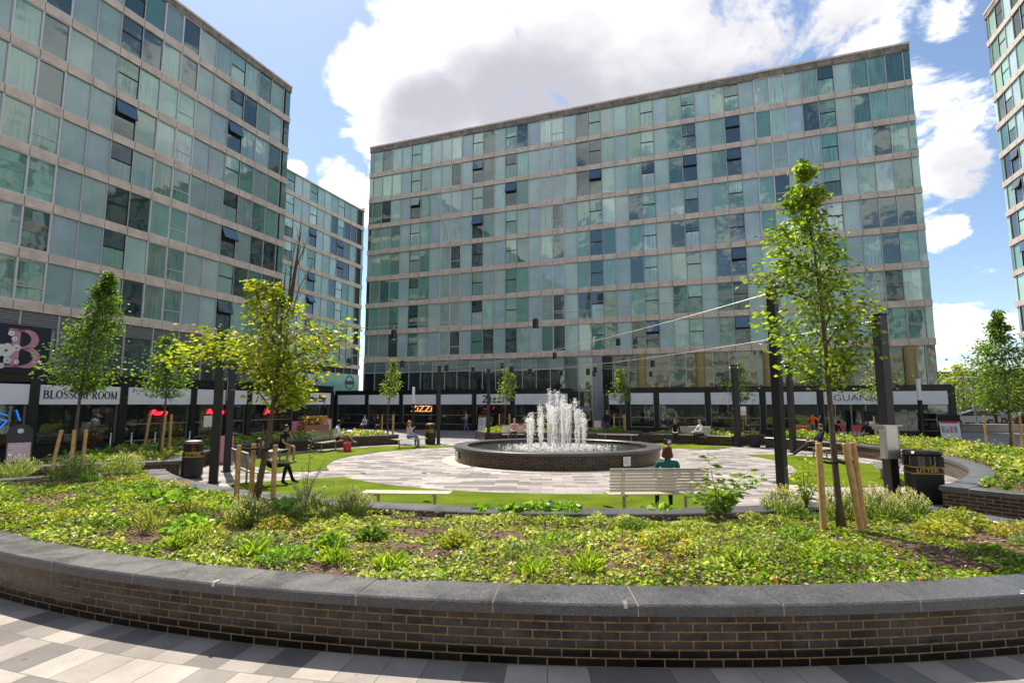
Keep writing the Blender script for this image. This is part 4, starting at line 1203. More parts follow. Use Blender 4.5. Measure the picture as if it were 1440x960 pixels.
    cc = cc * 1.4 * tone[:, None] * r.uniform(.75, 1.25, (n, 1))
    sz = r.uniform(.7, 1.25, n) * leaf
    o = leaf_mesh('crown', pos, d, sz, sz * r.uniform(.5, .68, n), cc, M['leaf'], t)
    return t

def stakes(base, pts, h, label, ring_z, lean=.06, tilt=None, group=None):
    t = thing('tree_support', label, 'tree stakes', base, 0, group)
    tops = []
    for i, (x, y) in enumerate(pts):
        dx, dy = (tilt[i] if tilt else (0, 0))
        m = MB(); k = 6
        m.tube([(x, y, -.1), (x + dx * .5, y + dy * .5, h * .5), (x + dx, y + dy, h - .012), (x + dx, y + dy, h)], [.043, .042, .041, .034], M['stake'], 12); m.build('stake', t, smooth=False)
        f = ring_z / h; tops.append((x + dx * f, y + dy * f))
    m = MB()
    for (x, y) in tops:
        m.tube([(x * 1.08, y * 1.08, ring_z), (x * .5, y * .5, ring_z - .03), (0.0, 0.0, ring_z - .015)], .020, M['rubber'], 6)
    m.build('tie', t)
    return t

YG = [(.19, .24, .022), (.24, .29, .028), (.13, .19, .016), (.29, .31, .04), (.09, .14, .013), (.29, .25, .04)]
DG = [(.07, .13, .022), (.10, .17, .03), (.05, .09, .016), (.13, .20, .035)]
S_ = .42
# tree at the right front
tree('young_tree', 'tallest young street tree on the right with three stakes and a loose leaning crown', (4.43, 7.41, S_), 5.12, 2.1,
     [(.41, .25, -.05, 0), (.46, .52, .02, 0), (.53, .68, .06, 0), (.59, .62, .02, 0), (.65, .50, -.16, 0), (.73, .44, -.24, 0), (.81, .36, -.2, 0), (.86, .22, -.1, 0), (.92, .22, -.02, 0), (1.0, .10, .0, 0)],
     5000, .078, 5, (-.22, .1), [(.15, .22, .022), (.19, .27, .028), (.10, .16, .018), (.24, .30, .04), (.07, .11, .015)], .048, 22, clump=.085)
stakes((4.40, 7.41, S_), [(-.27, -.02), (.18, -.10), (.30, .03)], 1.17, 'three pale timber stakes tied round the tallest tree on the right', .93, tilt=[(-.0, 0), (-.14, 0), (-.08, 0)])
# tree at the left front
tree('young_tree', 'wide yellow green front tree with bare shoots at its top and a long left limb', (-4.45, 9.68, S_), 4.55, 1.75,
     [(.38, .28, .05, 0), (.44, .58, .08, 0), (.52, .86, .25, 0), (.60, .74, .28, 0), (.66, .58, .2, 0), (.72, .42, .1, 0), (.78, .24, -.05, 0), (.83, .12, -.1, 0)],
     4800, .088, 12, (.33, .15), YG, .058, 20,
     bare=[((.35, .1, 3.4), (.47, .2, 4.9), .028), ((.38, .1, 3.5), (.62, .15, 4.75), .02), ((.33, .1, 3.3), (.36, .2, 4.7), .02), ((.4, .1, 3.5), (.52, .05, 5.1), .014), ((.42, .1, 3.3), (.78, .1, 4.3), .012)],
     arms=[([(.1, .0, 2.1), (-.35, .0, 2.5), (-.85, .05, 2.62), (-1.35, .1, 2.60), (-1.72, .1, 2.62)], .17), ([(.2, 0, 2.4), (.7, 0, 2.6), (1.15, 0, 2.75), (1.38, 0, 2.85)], .15),
           ([(.2, 0, 2.7), (-.1, .1, 3.3), (-.25, .1, 3.7), (-.2, .1, 3.9)], .14), ([(.25, .0, 2.3), (.5, -.1, 2.15), (.66, -.1, 1.95), (.68, -.1, 1.75)], .08), ([(.02, -.05, .75), (.08, -.1, 1.1), (.1, -.1, 1.35)], .10)], clump=.10)
stakes((-4.45, 9.68, S_), [(-.30, -.12), (-.17, .14), (.30, -.05)], .98, 'three timber stakes with a black band round the yellow green front tree', .93)
# shaded young trees in the left planters
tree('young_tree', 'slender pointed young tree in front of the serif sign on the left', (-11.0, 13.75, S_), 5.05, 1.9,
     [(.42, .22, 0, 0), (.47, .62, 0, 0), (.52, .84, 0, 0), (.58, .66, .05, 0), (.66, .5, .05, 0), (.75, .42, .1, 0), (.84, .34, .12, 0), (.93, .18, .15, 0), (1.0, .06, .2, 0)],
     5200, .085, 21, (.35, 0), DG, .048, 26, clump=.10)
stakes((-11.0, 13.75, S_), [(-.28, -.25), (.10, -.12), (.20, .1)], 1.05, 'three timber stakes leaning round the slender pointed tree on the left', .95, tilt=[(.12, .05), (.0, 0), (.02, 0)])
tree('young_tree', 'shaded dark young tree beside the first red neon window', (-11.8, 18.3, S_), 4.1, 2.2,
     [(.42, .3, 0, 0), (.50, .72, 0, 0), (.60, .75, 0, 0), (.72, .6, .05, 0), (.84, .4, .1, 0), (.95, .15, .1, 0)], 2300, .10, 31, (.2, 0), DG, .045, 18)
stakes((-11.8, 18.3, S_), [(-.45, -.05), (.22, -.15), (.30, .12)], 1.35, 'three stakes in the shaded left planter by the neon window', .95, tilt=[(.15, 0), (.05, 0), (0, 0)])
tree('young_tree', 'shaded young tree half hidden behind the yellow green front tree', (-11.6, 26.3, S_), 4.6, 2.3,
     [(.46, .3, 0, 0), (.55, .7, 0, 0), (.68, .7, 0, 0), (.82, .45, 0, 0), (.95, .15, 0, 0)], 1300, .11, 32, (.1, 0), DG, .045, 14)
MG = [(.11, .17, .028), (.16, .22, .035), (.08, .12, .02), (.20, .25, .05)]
def far_tree(label, x, y, h, th, w, n, seed, cols=MG, st=True):
    tree('young_tree', label, (x, y, S_), h, th, [(th / h + .0, w * .5, 0, 0), (th / h + .1, w, 0, 0), (.62, w * .95, .02, 0), (.76, w * .66, .0, 0), (.9, w * .4, .03, 0), (1.0, w * .12, 0, 0)], n, .12, seed, (.1, 0), cols, .045, 14, clump=.14)
    if st: stakes((x, y, S_), [(-.35, 0), (.28, -.1), (.25, .2)], 1.1, 'short stakes round the ' + label.replace('small young tree', 'small tree'), .85)
far_tree('small young tree in the planter behind the woman in jeans', -7.0, 30.9, 4.2, 2.1, .62, 900, 41)
far_tree('small young tree in front of the bold black lettering', -.42, 33.4, 3.9, 1.95, .62, 900, 42)
far_tree('small young tree right of the entrance behind the man in black', 6.35, 32.1, 3.75, 2.0, .68, 1000, 43)
far_tree('small young tree behind the thin far right post', 12.6, 30.2, 3.95, 2.0, .82, 1100, 44)
far_tree('small young tree before the wide thin lettering on the right', 18.2, 26.9, 4.55, 2.0, .72, 1200, 45)
# trees at the right edge
tree('young_tree', 'bushy young tree with stakes at the right edge of the square', (19.9, 21.9, S_), 5.4, 1.5,
     [(.28, .5, 0, 0), (.38, .95, -.1, 0), (.50, 1.0, -.1, 0), (.62, .85, -.1, 0), (.74, .6, -.05, 0), (.86, .38, 0, 0), (1.0, .1, 0, 0)], 5200, .12, 51, (.05, 0), DG, .05, 22, clump=.15)
stakes((19.9, 21.9, S_), [(-.95, .0), (.38, -.1), (.30, .2)], 1.25, 'stakes with a rail round the bushy tree at the right edge', .95)

# ================================================================== ground cover
def ring_points(n, a0, a1, r0, r1):
    rr = np.sqrt(rng.uniform(r0 ** 2, r1 ** 2, n)); a = np.radians(rng.uniform(a0, a1, n))
    s = np.sin(a); return CX + rr * np.cos(a), CY + rr * s * np.where(s > 0, SQ, 1.0)
def cover(name, label, n, a0, a1, r0, r1, size, base, seed, bare=.42, green=None, height=.10, parent=None):
    x, y = ring_points(n, a0, a1, r0, r1)
    patch = fnoise(x * .85, y * .85, seed) * .7 + .3 * vnoise(x * 3.1, y * 3.1, seed + 9)
    keep = patch > bare - .10 * rng.random(len(x)); x, y, patch = x[keep], y[keep], patch[keep]; n = len(x)
    clump = vnoise(x * 4.2, y * 4.2, seed + 5); kind = fnoise(x * .55 + 7, y * .55, seed + 20)
    z = base + height * (.2 + 1.9 * clump ** 1.3 * np.clip((patch - bare) * 5, .2, 1)) * rng.uniform(.3, 1.0, n)
    d = np.c_[rng.normal(size=n), rng.normal(size=n), rng.normal(size=n) * .45 + .1]
    yg = np.array([(.22, .27, .03), (.18, .25, .028), (.26, .29, .05), (.14, .22, .026)]); mg = np.array([(.14, .24, .028), (.11, .19, .022), (.18, .28, .03), (.06, .115, .015)])
    cr = np.array([(.36, .38, .16), (.30, .34, .12), (.42, .42, .22)]); au = np.array([(.36, .20, .05), (.30, .12, .04), (.40, .28, .06)])
    u = rng.random(n); c = mg[rng.integers(0, 4, n)]
    py = np.clip((kind - .40) * 6.5, .06, .9)
    s1 = u < py; c[s1] = yg[rng.integers(0, 4, s1.sum())]
    u2 = rng.random(n); pc = np.clip((fnoise(x * .5 + 51, y * .5, seed + 60) - .42) * 3.2, .06, .55); s2 = u2 < pc; c[s2] = cr[rng.integers(0, 3, s2.sum())]
    auz = fnoise(x * .8 + 31, y * .8, seed + 40); s3 = (u2 > .97) & (auz > .5) | (u2 > .80) & (auz > .68); c[s3] = au[rng.integers(0, 3, s3.sum())]
    c = c * 1.17 * rng.uniform(.7, 1.25, (n, 1)) * (.7 + .6 * clump[:, None])
    sz = size * rng.uniform(.5, 1.45, n)
    o = leaf_mesh(name, np.c_[x, y, z], d, sz, sz * rng.uniform(.6, .9, n), c, M['cover'])
    return tag(o, label, 'ground cover', None, 'stuff')
cover('ground_cover', 'low yellow green ivy and ground cover filling the foreground planter', 125000, 217.3, 291.3, 13.1, 16.30, .043, .43, 3, .44)
cover('ground_cover', 'bright green ground cover in the right hand planter', 16000, 305.5, 376, 12.95, 16.4, .085, .45, 61, .22, height=.22)
cover('ground_cover', 'shaded ground cover in the left planter', 7000, 167, 205, 12.8, 15.8, .09, .44, 62, .30, height=.16)
cover('ground_cover', 'pale green ground cover in the far left planter', 5000, 130, 163, 12.5, 15.2, .10, .45, 63, .25, height=.18)
cover('ground_cover', 'sparse ground cover in the planter behind the fountain', 3500, 66, 103.5, 12.7, 14.8, .11, .45, 64, .38, height=.20)
cover('ground_cover', 'ground cover in the planter behind the seated couple', 3000, 39, 61, 12.7, 15.0, .11, .45, 65, .40, height=.20)
cover('ground_cover', 'ground cover in the short planter between the far posts', 2500, 20.5, 29.5, 13.0, 15.8, .11, .45, 66, .25, height=.24)
# wood chips
def chips(n, a0, a1, r0, r1):
    x, y = ring_points(n, a0, a1, r0, r1)
    z = .447 + rng.random(n) * .02 + .05 * (fnoise(x * .9, y * .9, 3) - .5) + .015
    d = np.c_[rng.normal(size=n), rng.normal(size=n), rng.normal(size=n) * .25]
    c = np.array([(.16, .085, .05), (.26, .15, .10), (.07, .035, .02), (.36, .25, .18), (.46, .36, .28)])[rng.integers(0, 5, n)]
    L = rng.uniform(.03, .085, n)
    return tag(leaf_mesh('wood_chips', np.c_[x, y, z], d, L, L * .32, c, M['mulch_chip'], fold=.05), 'brown wood chip mulch between the foreground plants', 'mulch', None, 'stuff')
M['mulch_chip'] = leaf_mat('mulch_chip', .0, .8, .2)
chips(13000, 217.3, 291.3, 13.0, 16.3)

# ---------------------------------------------------------------- shrubs
def shrub(name, label, x, y, rad, h, n, blade, cols, tipcols=None, seed=1, group=None, base=.44, up=.9, wid=.012, tipn=0, tips=.03, round_leaf=0, leafc=None, leafs=.05):
    r = np.random.default_rng(seed)
    t = thing(name, label, 'shrub', (x, y, base - .02), 0, group)
    # stems and narrow leaves
    a = r.uniform(0, 2 * PI, n); q = np.sqrt(r.random(n)); s = r.random(n) ** .7
    out = np.c_[np.cos(a), np.sin(a)] * q[:, None]
    prof = h * (1 - .55 * q ** 2) * r.uniform(.75, 1.1, n)
    zz = prof * s
    pos = np.c_[out * rad * (.45 + .55 * s[:, None]), zz]
    d = np.c_[out * .55 + r.normal(size=(n, 2)) * .25, np.full(n, up)]
    c = 1.4 * np.array(cols)[r.integers(0, len(cols), n)] * r.uniform(.75, 1.2, (n, 1))
    L = blade * r.uniform(.6, 1.25, n)
    F_ = [pos, d, L, np.full(n, wid) * r.uniform(.7, 1.3, n), c]
    if tipn:
        a = r.uniform(0, 2 * PI, tipn); q = np.sqrt(r.random(tipn)); out = np.c_[np.cos(a), np.sin(a)] * q[:, None]
        z = h * (1 - .55 * q ** 2) * r.uniform(.85, 1.22, tipn)
        P = np.c_[out * rad, z]; k = 4
        P = np.repeat(P, k, 0) + np.c_[r.normal(size=(tipn * k, 2)) * .008, np.tile(np.arange(k) * tips * .62, tipn)]
        c = np.array(tipcols)[r.integers(0, len(tipcols), tipn * k)] * r.uniform(.8, 1.15, (tipn * k, 1))
        G_ = [P, np.c_[r.normal(size=(tipn * k, 2)) * .5, np.full(tipn * k, .8)], np.full(tipn * k, tips), np.full(tipn * k, tips * .6), c]
        F_ = [np.concatenate([x_, y_]) for x_, y_ in zip(F_, G_)]
    leaf_mesh('foliage', *F_, M['leaf'], t)
    if round_leaf:
        nn = round_leaf; a = r.uniform(0, 2 * PI, nn); q = np.sqrt(r.random(nn)); out = np.c_[np.cos(a), np.sin(a)] * q[:, None]
        P = np.c_[out * rad, h * (1 - .6 * q ** 2) * r.uniform(.3, 1, nn)]
        c = 1.4 * np.array(leafc)[r.integers(0, len(leafc), nn)] * r.uniform(.75, 1.2, (nn, 1))
        L = leafs * r.uniform(.6, 1.2, nn)
        leaf_mesh('leaves', P, np.c_[out + r.normal(size=(nn, 2)) * .3, r.normal(size=nn) * .3 + .25], L, L * .8, c, M['leaf'], t, fold=.12)
    return t
SAGE = [(.17, .22, .09), (.13, .18, .06), (.22, .26, .12), (.10, .14, .05)]
WHT = [(.62, .58, .46), (.50, .46, .34), (.42, .40, .24), (.70, .66, .56)]
TAN = [(.42, .34, .18), (.48, .42, .26), (.34, .26, .14)]
def at(u, v, z=.45):
    d = ray(u, v); k = (z - HCAM) / d.z; return d.x * k, d.y * k
def W_(x, y): return x, y
sp = [  # x, y, radius, height, blades, spikes: the pale lavender-like cushions
 (-3.62, 7.62, .30, .40, 900, 120, 'spiky grey green shrub with pale flower spikes in front of the yellow green tree'),
 (-2.86, 8.05, .33, .34, 900, 130, 'rounded pale flowered shrub right of the front tree stakes'),
 (-2.42, 8.42, .32, .36, 800, 140, 'white flowered upright shrub beside the flat bench'),
 (-3.35, 8.95, .30, .26, 600, 90, 'low white flowered cushion behind the big leaved plant'),
 (-9.95, 12.55, .55, .50, 1100, 120, 'wispy grey green shrub at the left edge of the foreground planter'),
 (-11.6, 12.9, .5, .45, 900, 70, 'soft green shrub at the far left edge of the planter'),
 (-9.35, 13.2, .5, .50, 1000, 120, 'feathery pale shrub right of the leaning stakes'),
 (4.85, 8.15, .34, .44, 900, 150, 'tall pale flowered shrub behind the right hand stakes'),
 (5.35, 8.20, .36, .42, 900, 170, 'pale flowered cushion right of the right hand stakes'),
 (5.95, 8.35, .32, .36, 800, 130, 'pale flowered cushion near the end of the planter'),
 (4.15, 8.55, .32, .36, 700, 120, 'pale flowered cushion left of the right hand stakes'),
]
for i, (x, y, ra, h, n, tn, lab) in enumerate(sp):
    shrub('flowering_shrub', lab, x, y, ra, h, n, .11, SAGE, WHT if i not in (7, 8) else WHT + TAN, 100 + i, 'pale spiked shrubs of the foreground planter', tipn=tn, tips=.026)
shrub('ornamental_grass', 'thin wispy grass left of the big leaved plant', -4.75, 7.35, .24, .42, 130, .22, [(.26, .28, .10), (.20, .25, .07), (.34, .32, .15)], None, 131, wid=.006)
bl = [(.10, .20, .03), (.15, .26, .04), (.07, .14, .025), (.22, .32, .06)]
for i, (x, y, ra, h, n, lab, sz) in enumerate([
 (-4.25, 7.35, .33, .26, 60, 'big round leaved plant below the grass clump', .15),
 (-3.95, 7.0, .28, .16, 36, 'dark glossy round leaves near the coping', .17),
 (-3.38, 8.35, .40, .28, 75, 'big leaved green plant between the pale shrubs', .16),
 (.0, 8.55, .22, .2, 40, 'rosette of upright glossy leaves by the inner coping', .19),
 (.42, 8.58, .24, .22, 44, 'second rosette of glossy leaves right of the first by the inner coping', .19),
 (.82, 8.55, .24, .22, 44, 'rosette of glossy leaves at the right end of the row', .18),
 (-.45, 8.6, .2, .15, 34, 'small rosette of glossy leaves left of the row', .15),
 (-6.35, 9.9, .35, .2, 55, 'broad leaved plant below the curve of the inner coping', .16),
 (-5.7, 9.4, .30, .18, 45, 'broad leaved plant left of the front tree stakes', .15),
 (2.3, 8.6, .3, .16, 40, 'broad leaved plant behind the weedy sapling', .14)]):
    shrub('leafy_plant', lab, x, y, ra, h, 60, .1, bl, None, 140 + i, 'broad leaved plants of the foreground planter', round_leaf=n, leafc=bl, leafs=sz, wid=.02)
for i, (x, y, ra, h, n, lab, cs) in enumerate([
 (6.05, 7.55, .42, .30, 420, 'reddish tinged spirea bush near the right end of the planter', [(.18, .23, .04), (.25, .19, .06), (.14, .19, .03), (.20, .25, .04)]),
 (6.35, 7.0, .36, .24, 360, 'tan and green spirea bush by the right end coping', [(.25, .21, .08), (.21, .25, .05), (.28, .19, .10)]),
 (5.55, 7.2, .36, .22, 300, 'yellow green spirea bush right of the stakes', [(.24, .28, .04), (.18, .22, .04), (.34, .28, .08)]),
 (6.6, 6.5, .35, .22, 320, 'brown tipped low bush by the outer coping on the right', [(.26, .17, .09), (.18, .22, .05), (.22, .24, .06)]),
 (-3.72, 7.9, .36, .30, 300, 'orange flowered bush beside the front tree stakes', [(.36, .24, .05), (.28, .20, .05), (.18, .22, .04)]),
 (-3.2, 7.55, .30, .2, 240, 'yellow brown low bush right of the spiky shrub', [(.34, .28, .06), (.26, .20, .06), (.20, .26, .05)]),
 (-6.9, 11.4, .5, .1, 240, 'small patch of red leaved ground plant near the inner coping', [(.42, .07, .03), (.36, .12, .04), (.46, .18, .05)]),
 (-2.45, 6.1, .35, .16, 300, 'dense small leaved green cushion near the coping', [(.12, .22, .03), (.09, .17, .025), (.17, .27, .04)])]):
    shrub('low_bush', lab, x, y, ra * .9, h, 120, .06, cs, None, 160 + i, 'low coloured bushes of the foreground planter', round_leaf=n * 2, leafc=cs, leafs=.05)

def sapling(name, label, x, y, stems, leafsize, cols, seed, nl=26, base=.43, ratio=.34):
    r = np.random.default_rng(seed); rr = random.Random(seed)
    t = thing(name, label, 'plant', (x, y, base), 0)
    m = MB(); P = []; D = []
    for (dx, dy, h) in stems:
        k = 8; pts_ = [Vector((dx * (i / k) ** 1.5, dy * (i / k) ** 1.5, h * i / k - .12 * math.hypot(dx, dy) * (i / k) ** 3)) for i in range(k + 1)]
        m.tube(pts_, [.010 * (1 - .8 * i / k) for i in range(k + 1)], M['stem'], 5)
        for j in range(nl):
            f = .2 + .8 * j / nl; p = pts_[min(k, int(f * k))].lerp(pts_[min(k, int(f * k) + 1)], f * k - int(f * k)); a = j * 2.4 + rr.random()
            v = Vector((math.cos(a), math.sin(a), .35 - .5 * rr.random())); P.append(p + v * leafsize * .55); D.append(v)
    m.build('stem', t)
    n = len(P); c = 1.3 * np.array(cols)[r.integers(0, len(cols), n)] * r.uniform(.8, 1.2, (n, 1)); L = leafsize * r.uniform(.6, 1.15, n)
    leaf_mesh('leaves', np.array([[*p] for p in P]), np.array([[*d] for d in D]), L, L * ratio, c, M['leaf'], t, fold=.15)
    return t
M['stem'] = vary('green_stem', (.10, .14, .04), .6)
GL = [(.12, .20, .04), (.17, .26, .06), (.09, .15, .03), (.24, .30, .09)]
sapling('weedy_sapling', 'arching weedy sapling with long narrow leaves left of the thick black post', 3.0, 8.1, [(-.12, 0, .98), (.05, .05, .55), (.50, -.05, .80), (.70, .0, .72), (-.50, .0, .45), (.3, .1, .5), (-.25, -.1, .4), (.62, .05, .6), (-.3, .05, .6)], .17, GL, 201, 30)
sapling('weedy_sapling', 'slender sapling with small pale leaves beside the path on the left', -3.25, 8.75, [(.05, 0, 1.15), (.28, 0, .85), (-.1, .05, .7), (.12, -.05, .55), (.45, 0, .5), (-.2, 0, .45)], .055, [(.42, .42, .32), (.30, .34, .16), (.52, .50, .42), (.22, .28, .10)], 202, 40, ratio=.55)
sapling('leafy_sapling', 'bright yellow green sapling behind the right hand tree', 4.62, 8.75, [(0, 0, .95), (.15, .05, .8), (-.2, 0, .7), (.3, 0, .5), (-.1, .1, .55), (-.35, 0, .4), (.2, -.1, .6)], .085, [(.24, .30, .03), (.32, .36, .04), (.18, .25, .03)], 203, 34, ratio=.6)
for i, (x, y) in enumerate([(.2, 5.55), (-1.25, 5.75), (.75, 5.7), (2.35, 5.8), (-2.9, 6.25), (-1.9, 6.0), (3.2, 5.95), (-3.9, 6.6)]):
    shrub('strappy_tuft', ['bright strappy tuft against the coping near the middle', 'strappy green tuft by the coping left of the middle', 'small strappy tuft by the coping right of the middle', 'strappy tuft by the coping below the arching sapling', 'strappy tuft by the coping below the big leaved plant', 'narrow strappy tuft between two others on the left', 'strappy tuft by the coping near the right stakes', 'strappy tuft by the coping at the left'][i], x, y, .2, .2, 90, .2, [(.18, .26, .03), (.24, .32, .04), (.13, .2, .03)], None, 180 + i, 'strappy tufts along the near coping', wid=.02, up=.55)
_r = random.Random(77)
for i in range(24):
    a = 219 + 70 * (i + _r.random() * .8) / 24; q = _r.uniform(13.3, 16.0); x, y = Q(q, a); k = i % 4
    cs = [bl, [(.09, .15, .03), (.06, .11, .02), (.12, .19, .04)], [(.22, .24, .05), (.16, .20, .04), (.28, .26, .08)], [(.14, .19, .08), (.20, .24, .11), (.10, .14, .06)]][k]
    shrub('leafy_mound', 'low leafy mound rising out of the ivy in the foreground planter', x, y, _r.uniform(.2, .42), _r.uniform(.13, .26), 160, .09, cs, None, 400 + i, 'leafy mounds in the ivy of the foreground planter', round_leaf=_r.randint(140, 260), leafc=cs, leafs=_r.uniform(.045, .075), wid=.014)
# bigger plants of the other planters
for i, (a, q, ra, h, lab) in enumerate([(308, 14.6, .6, .35, 'tan flowered low bush in the right planter near its corner'), (314, 15.2, .7, .4, 'green bush in the right planter behind the corner'), (322, 14.6, .8, .4, 'leafy green bush inside the curve of the right planter'),
   (333, 14.4, .7, .35, 'pale green bush along the right planter'), (345, 14.2, .7, .4, 'dark green bush in the right planter by the poster board'), (358, 14.0, .8, .38, 'pale bush in the right planter behind the steel panel'), (368, 13.8, .7, .4, 'bushy clump at the far end of the right planter'), (330, 16.0, .8, .45, 'brown tipped bush below the staked tree at the right edge')]):
    x, y = Q(q, a); cs = [GL, bl, GL, SAGE, DG, SAGE, YG, [(.30, .24, .08), (.18, .22, .05)]][i]
    shrub('low_bush', lab, x, y, ra, h, 160, .09, cs, None, 230 + i, 'bushes of the right planter', round_leaf=420, leafc=cs, leafs=.085)
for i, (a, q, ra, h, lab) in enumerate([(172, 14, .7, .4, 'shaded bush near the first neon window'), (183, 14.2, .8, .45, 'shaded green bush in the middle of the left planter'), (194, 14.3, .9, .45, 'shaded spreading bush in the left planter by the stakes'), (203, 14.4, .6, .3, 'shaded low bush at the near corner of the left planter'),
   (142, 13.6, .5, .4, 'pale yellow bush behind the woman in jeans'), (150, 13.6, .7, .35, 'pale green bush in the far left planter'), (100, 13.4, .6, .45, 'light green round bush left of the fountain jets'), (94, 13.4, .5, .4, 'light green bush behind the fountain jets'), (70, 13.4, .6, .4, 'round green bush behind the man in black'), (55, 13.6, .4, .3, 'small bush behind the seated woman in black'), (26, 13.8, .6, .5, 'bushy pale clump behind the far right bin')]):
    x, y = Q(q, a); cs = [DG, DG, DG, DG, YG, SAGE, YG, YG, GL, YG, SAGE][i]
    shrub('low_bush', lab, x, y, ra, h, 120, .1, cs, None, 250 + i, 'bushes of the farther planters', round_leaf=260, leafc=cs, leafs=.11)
# ================================================================== street furniture
def post(label, x, y, h, w, rz, group=None, name='catenary_post'):
    t = thing(name, label, 'post', (x, y, 0), rz, group)
    m = MB(); m.bbox(-w / 2, w / 2, -w / 2, w / 2, 0, h, .012, M['post_black']); m.build('shaft', t)
    m = MB(); m.bbox(-w / 2 - .03, w / 2 + .03, -w / 2 - .03, w / 2 + .03, h - .002, h + .035, .008, M['black']); m.build('cap', t)
    m = MB(); m.box(-w / 2 - .06, w / 2 + .06, -w / 2 - .06, w / 2 + .06, .0, .018, M['black']); m.build('base_plate', t)
    m = MB()
    m.tube([(-w / 2 - .09, 0, h - .12), (w / 2 + .09, 0, h - .12)], .014, M['steel'], 6)
    for s in (-1, 1): m.ball((s * (w / 2 + .09), 0, h - .12), .028, M['steel'])
    m.build('cable_eye', t)
    return t
P1 = (6.38, 13.05, 4.95); P2 = (8.62, 12.55, 4.18); P3 = (-9.0, 17.4, 4.1); P4 = (-8.05, 14.9, 4.1); P5 = (-3.95, 29.4, 4.15); P6 = (-1.35, 31.3, 4.1); P7 = (11.3, 27.45, 4.06); P8 = (12.4, 24.2, 3.92)
post('tall thick black post left of the big right hand tree', P1[0], P1[1], P1[2], .21, R(38))
post('black square post carrying the curved steel panel', P2[0], P2[1], P2[2], .23, R(12))
post('black post behind its twin at the left path', P3[0], P3[1], P3[2], .21, R(30))
post('black post nearest the coping at the left path', P4[0], P4[1], P4[2], .21, R(20))
post('black post beside the far left litter bin', P5[0], P5[1], P5[2], .18, R(10))
post('black post in front of the bold black lettering', P6[0], P6[1], P6[2], .17, R(10))
post('thin black post beside the far right litter bin', P7[0], P7[1], P7[2], .25, R(10))
post('black post just behind the tall thick post', P8[0], P8[1], P8[2], .22, R(10))
# steel service panel strapped to the post
t = thing('service_panel', 'curved stainless steel service panel strapped to the black post', 'panel', (P2[0] - .10, P2[1] - .16, 0), R(12))
m = MB(); pf = [(-.26, -.03)] + [(-.26 + .02 - .0, -.08)] + [(.16 + .12 * math.sin(a), -.22 + .14 * (1 - math.cos(a)) - .0) for a in [i * PI / 2 / 6 for i in range(7)]] + [(.28, .08), (.24, .10)]
pf = [(-.24, .02), (-.24, -.10), (-.20, -.14), (.10, -.14), (.17, -.11), (.22, -.04), (.23, .06), (.20, .06), (.18, .02)]
n = len(pf); v = [(x, y, .92) for x, y in pf] + [(x, y, 1.62) for x, y in pf]
m.mesh(v, [tuple(range(n - 1, -1, -1)), tuple(range(n, 2 * n))] + [(i, (i + 1) % n, n + (i + 1) % n, n + i) for i in range(n)], M['steel']); m.build('cover', t)
m = MB(); m.box(-.255, .24, -.15, .07, 1.62, 1.64, M['steel']); m.box(-.255, .24, -.15, .07, .90, .92, M['steel_dull']); m.build('rim', t)
t = thing('service_panel', 'small cream service panel on the thin far right post', 'panel', (P7[0] + .28, P7[1] - .1, 0), 0)
m = MB(); m.bbox(-.16, .16, -.1, .1, 1.55, 2.0, .03, M['steel']); m.build('cover', t)
m = MB(); m.box(-.12, .12, -.108, -.101, 1.62, 1.8, M['concrete_pale']); m.build('label_plate', t)

def cable(label, a, b, sag, lamps, lab2, grp):
    A = Vector((a[0], a[1], a[2] - .12)); B = Vector((b[0], b[1], b[2] - .12)); k = 24
    def pt(s): p = A.lerp(B, s); p.z -= 4 * sag * s * (1 - s); return p
    m = MB(); m.tube([pt(i / k) for i in range(k + 1)], .0085, M['steel_dull'], 6)
    for i in range(1, 24, 2):
        p = pt(i / 24); m.tube([p - (B - A).normalized() * .04, p + (B - A).normalized() * .04],  .008, M['steel_dull'], 6)
    tag(m.build('suspension_cable'), label, 'cable')
    for s in lamps:
        p = pt(s); t = thing('hanging_lantern', lab2, 'lantern', p, 0, grp); t.scale = (.85, .85, .85)
        m = MB(); m.lathe([(.001, -.42), (.085, -.42), (.09, -.40), (.09, -.15), (.075, -.12), (.001, -.11)], M['black'], 14); m.build('housing', t, smooth=False)
        m = MB(); m.tube([(0, 0, -.14), (0, 0, -.02), (.03, 0, .02)], .012, M['steel'], 6); m.box(-.05, .05, -.03, .03, -.12, -.06, M['steel_dull']); m.build('hanger', t)
        m = MB(); m.lathe([(.001, -.425), (.07, -.425), (.07, -.421), (.001, -.421)], M['column_white'], 12); m.build('diffuser', t)
cable('bright cable from the thick black post to the post by the far left bin', P1, P5, .30, [.28, .46, .66, .8], 'black lantern on the cable running from the thick post to the far left', 'lanterns on the long bright cable')
cable('cable from the steel panel post to the post before the bold lettering', P2, P6, .28, [.36, .52, .64, .76], 'black lantern on the cable from the steel panel post', 'lanterns on the panel post cable')
cable('cable crossing from the left posts to the thick black post', P4, P1, .10, [.34, .6], 'larger black lantern on the cable between the left posts and the thick post', 'lanterns on the crossing cable')
cable('cable from the rear left post to the thin far right post', P3, P7, .30, [.16, .32, .48, .62, .76], 'black lantern on the cable from the rear left post to the far right', 'lanterns on the rear cable')
cable('thin cable from the rear left post to the post behind the thick one', P3, P8, .28, [.24, .42, .56], 'small black lantern on the thin rear cable', 'lanterns on the thin rear cable')

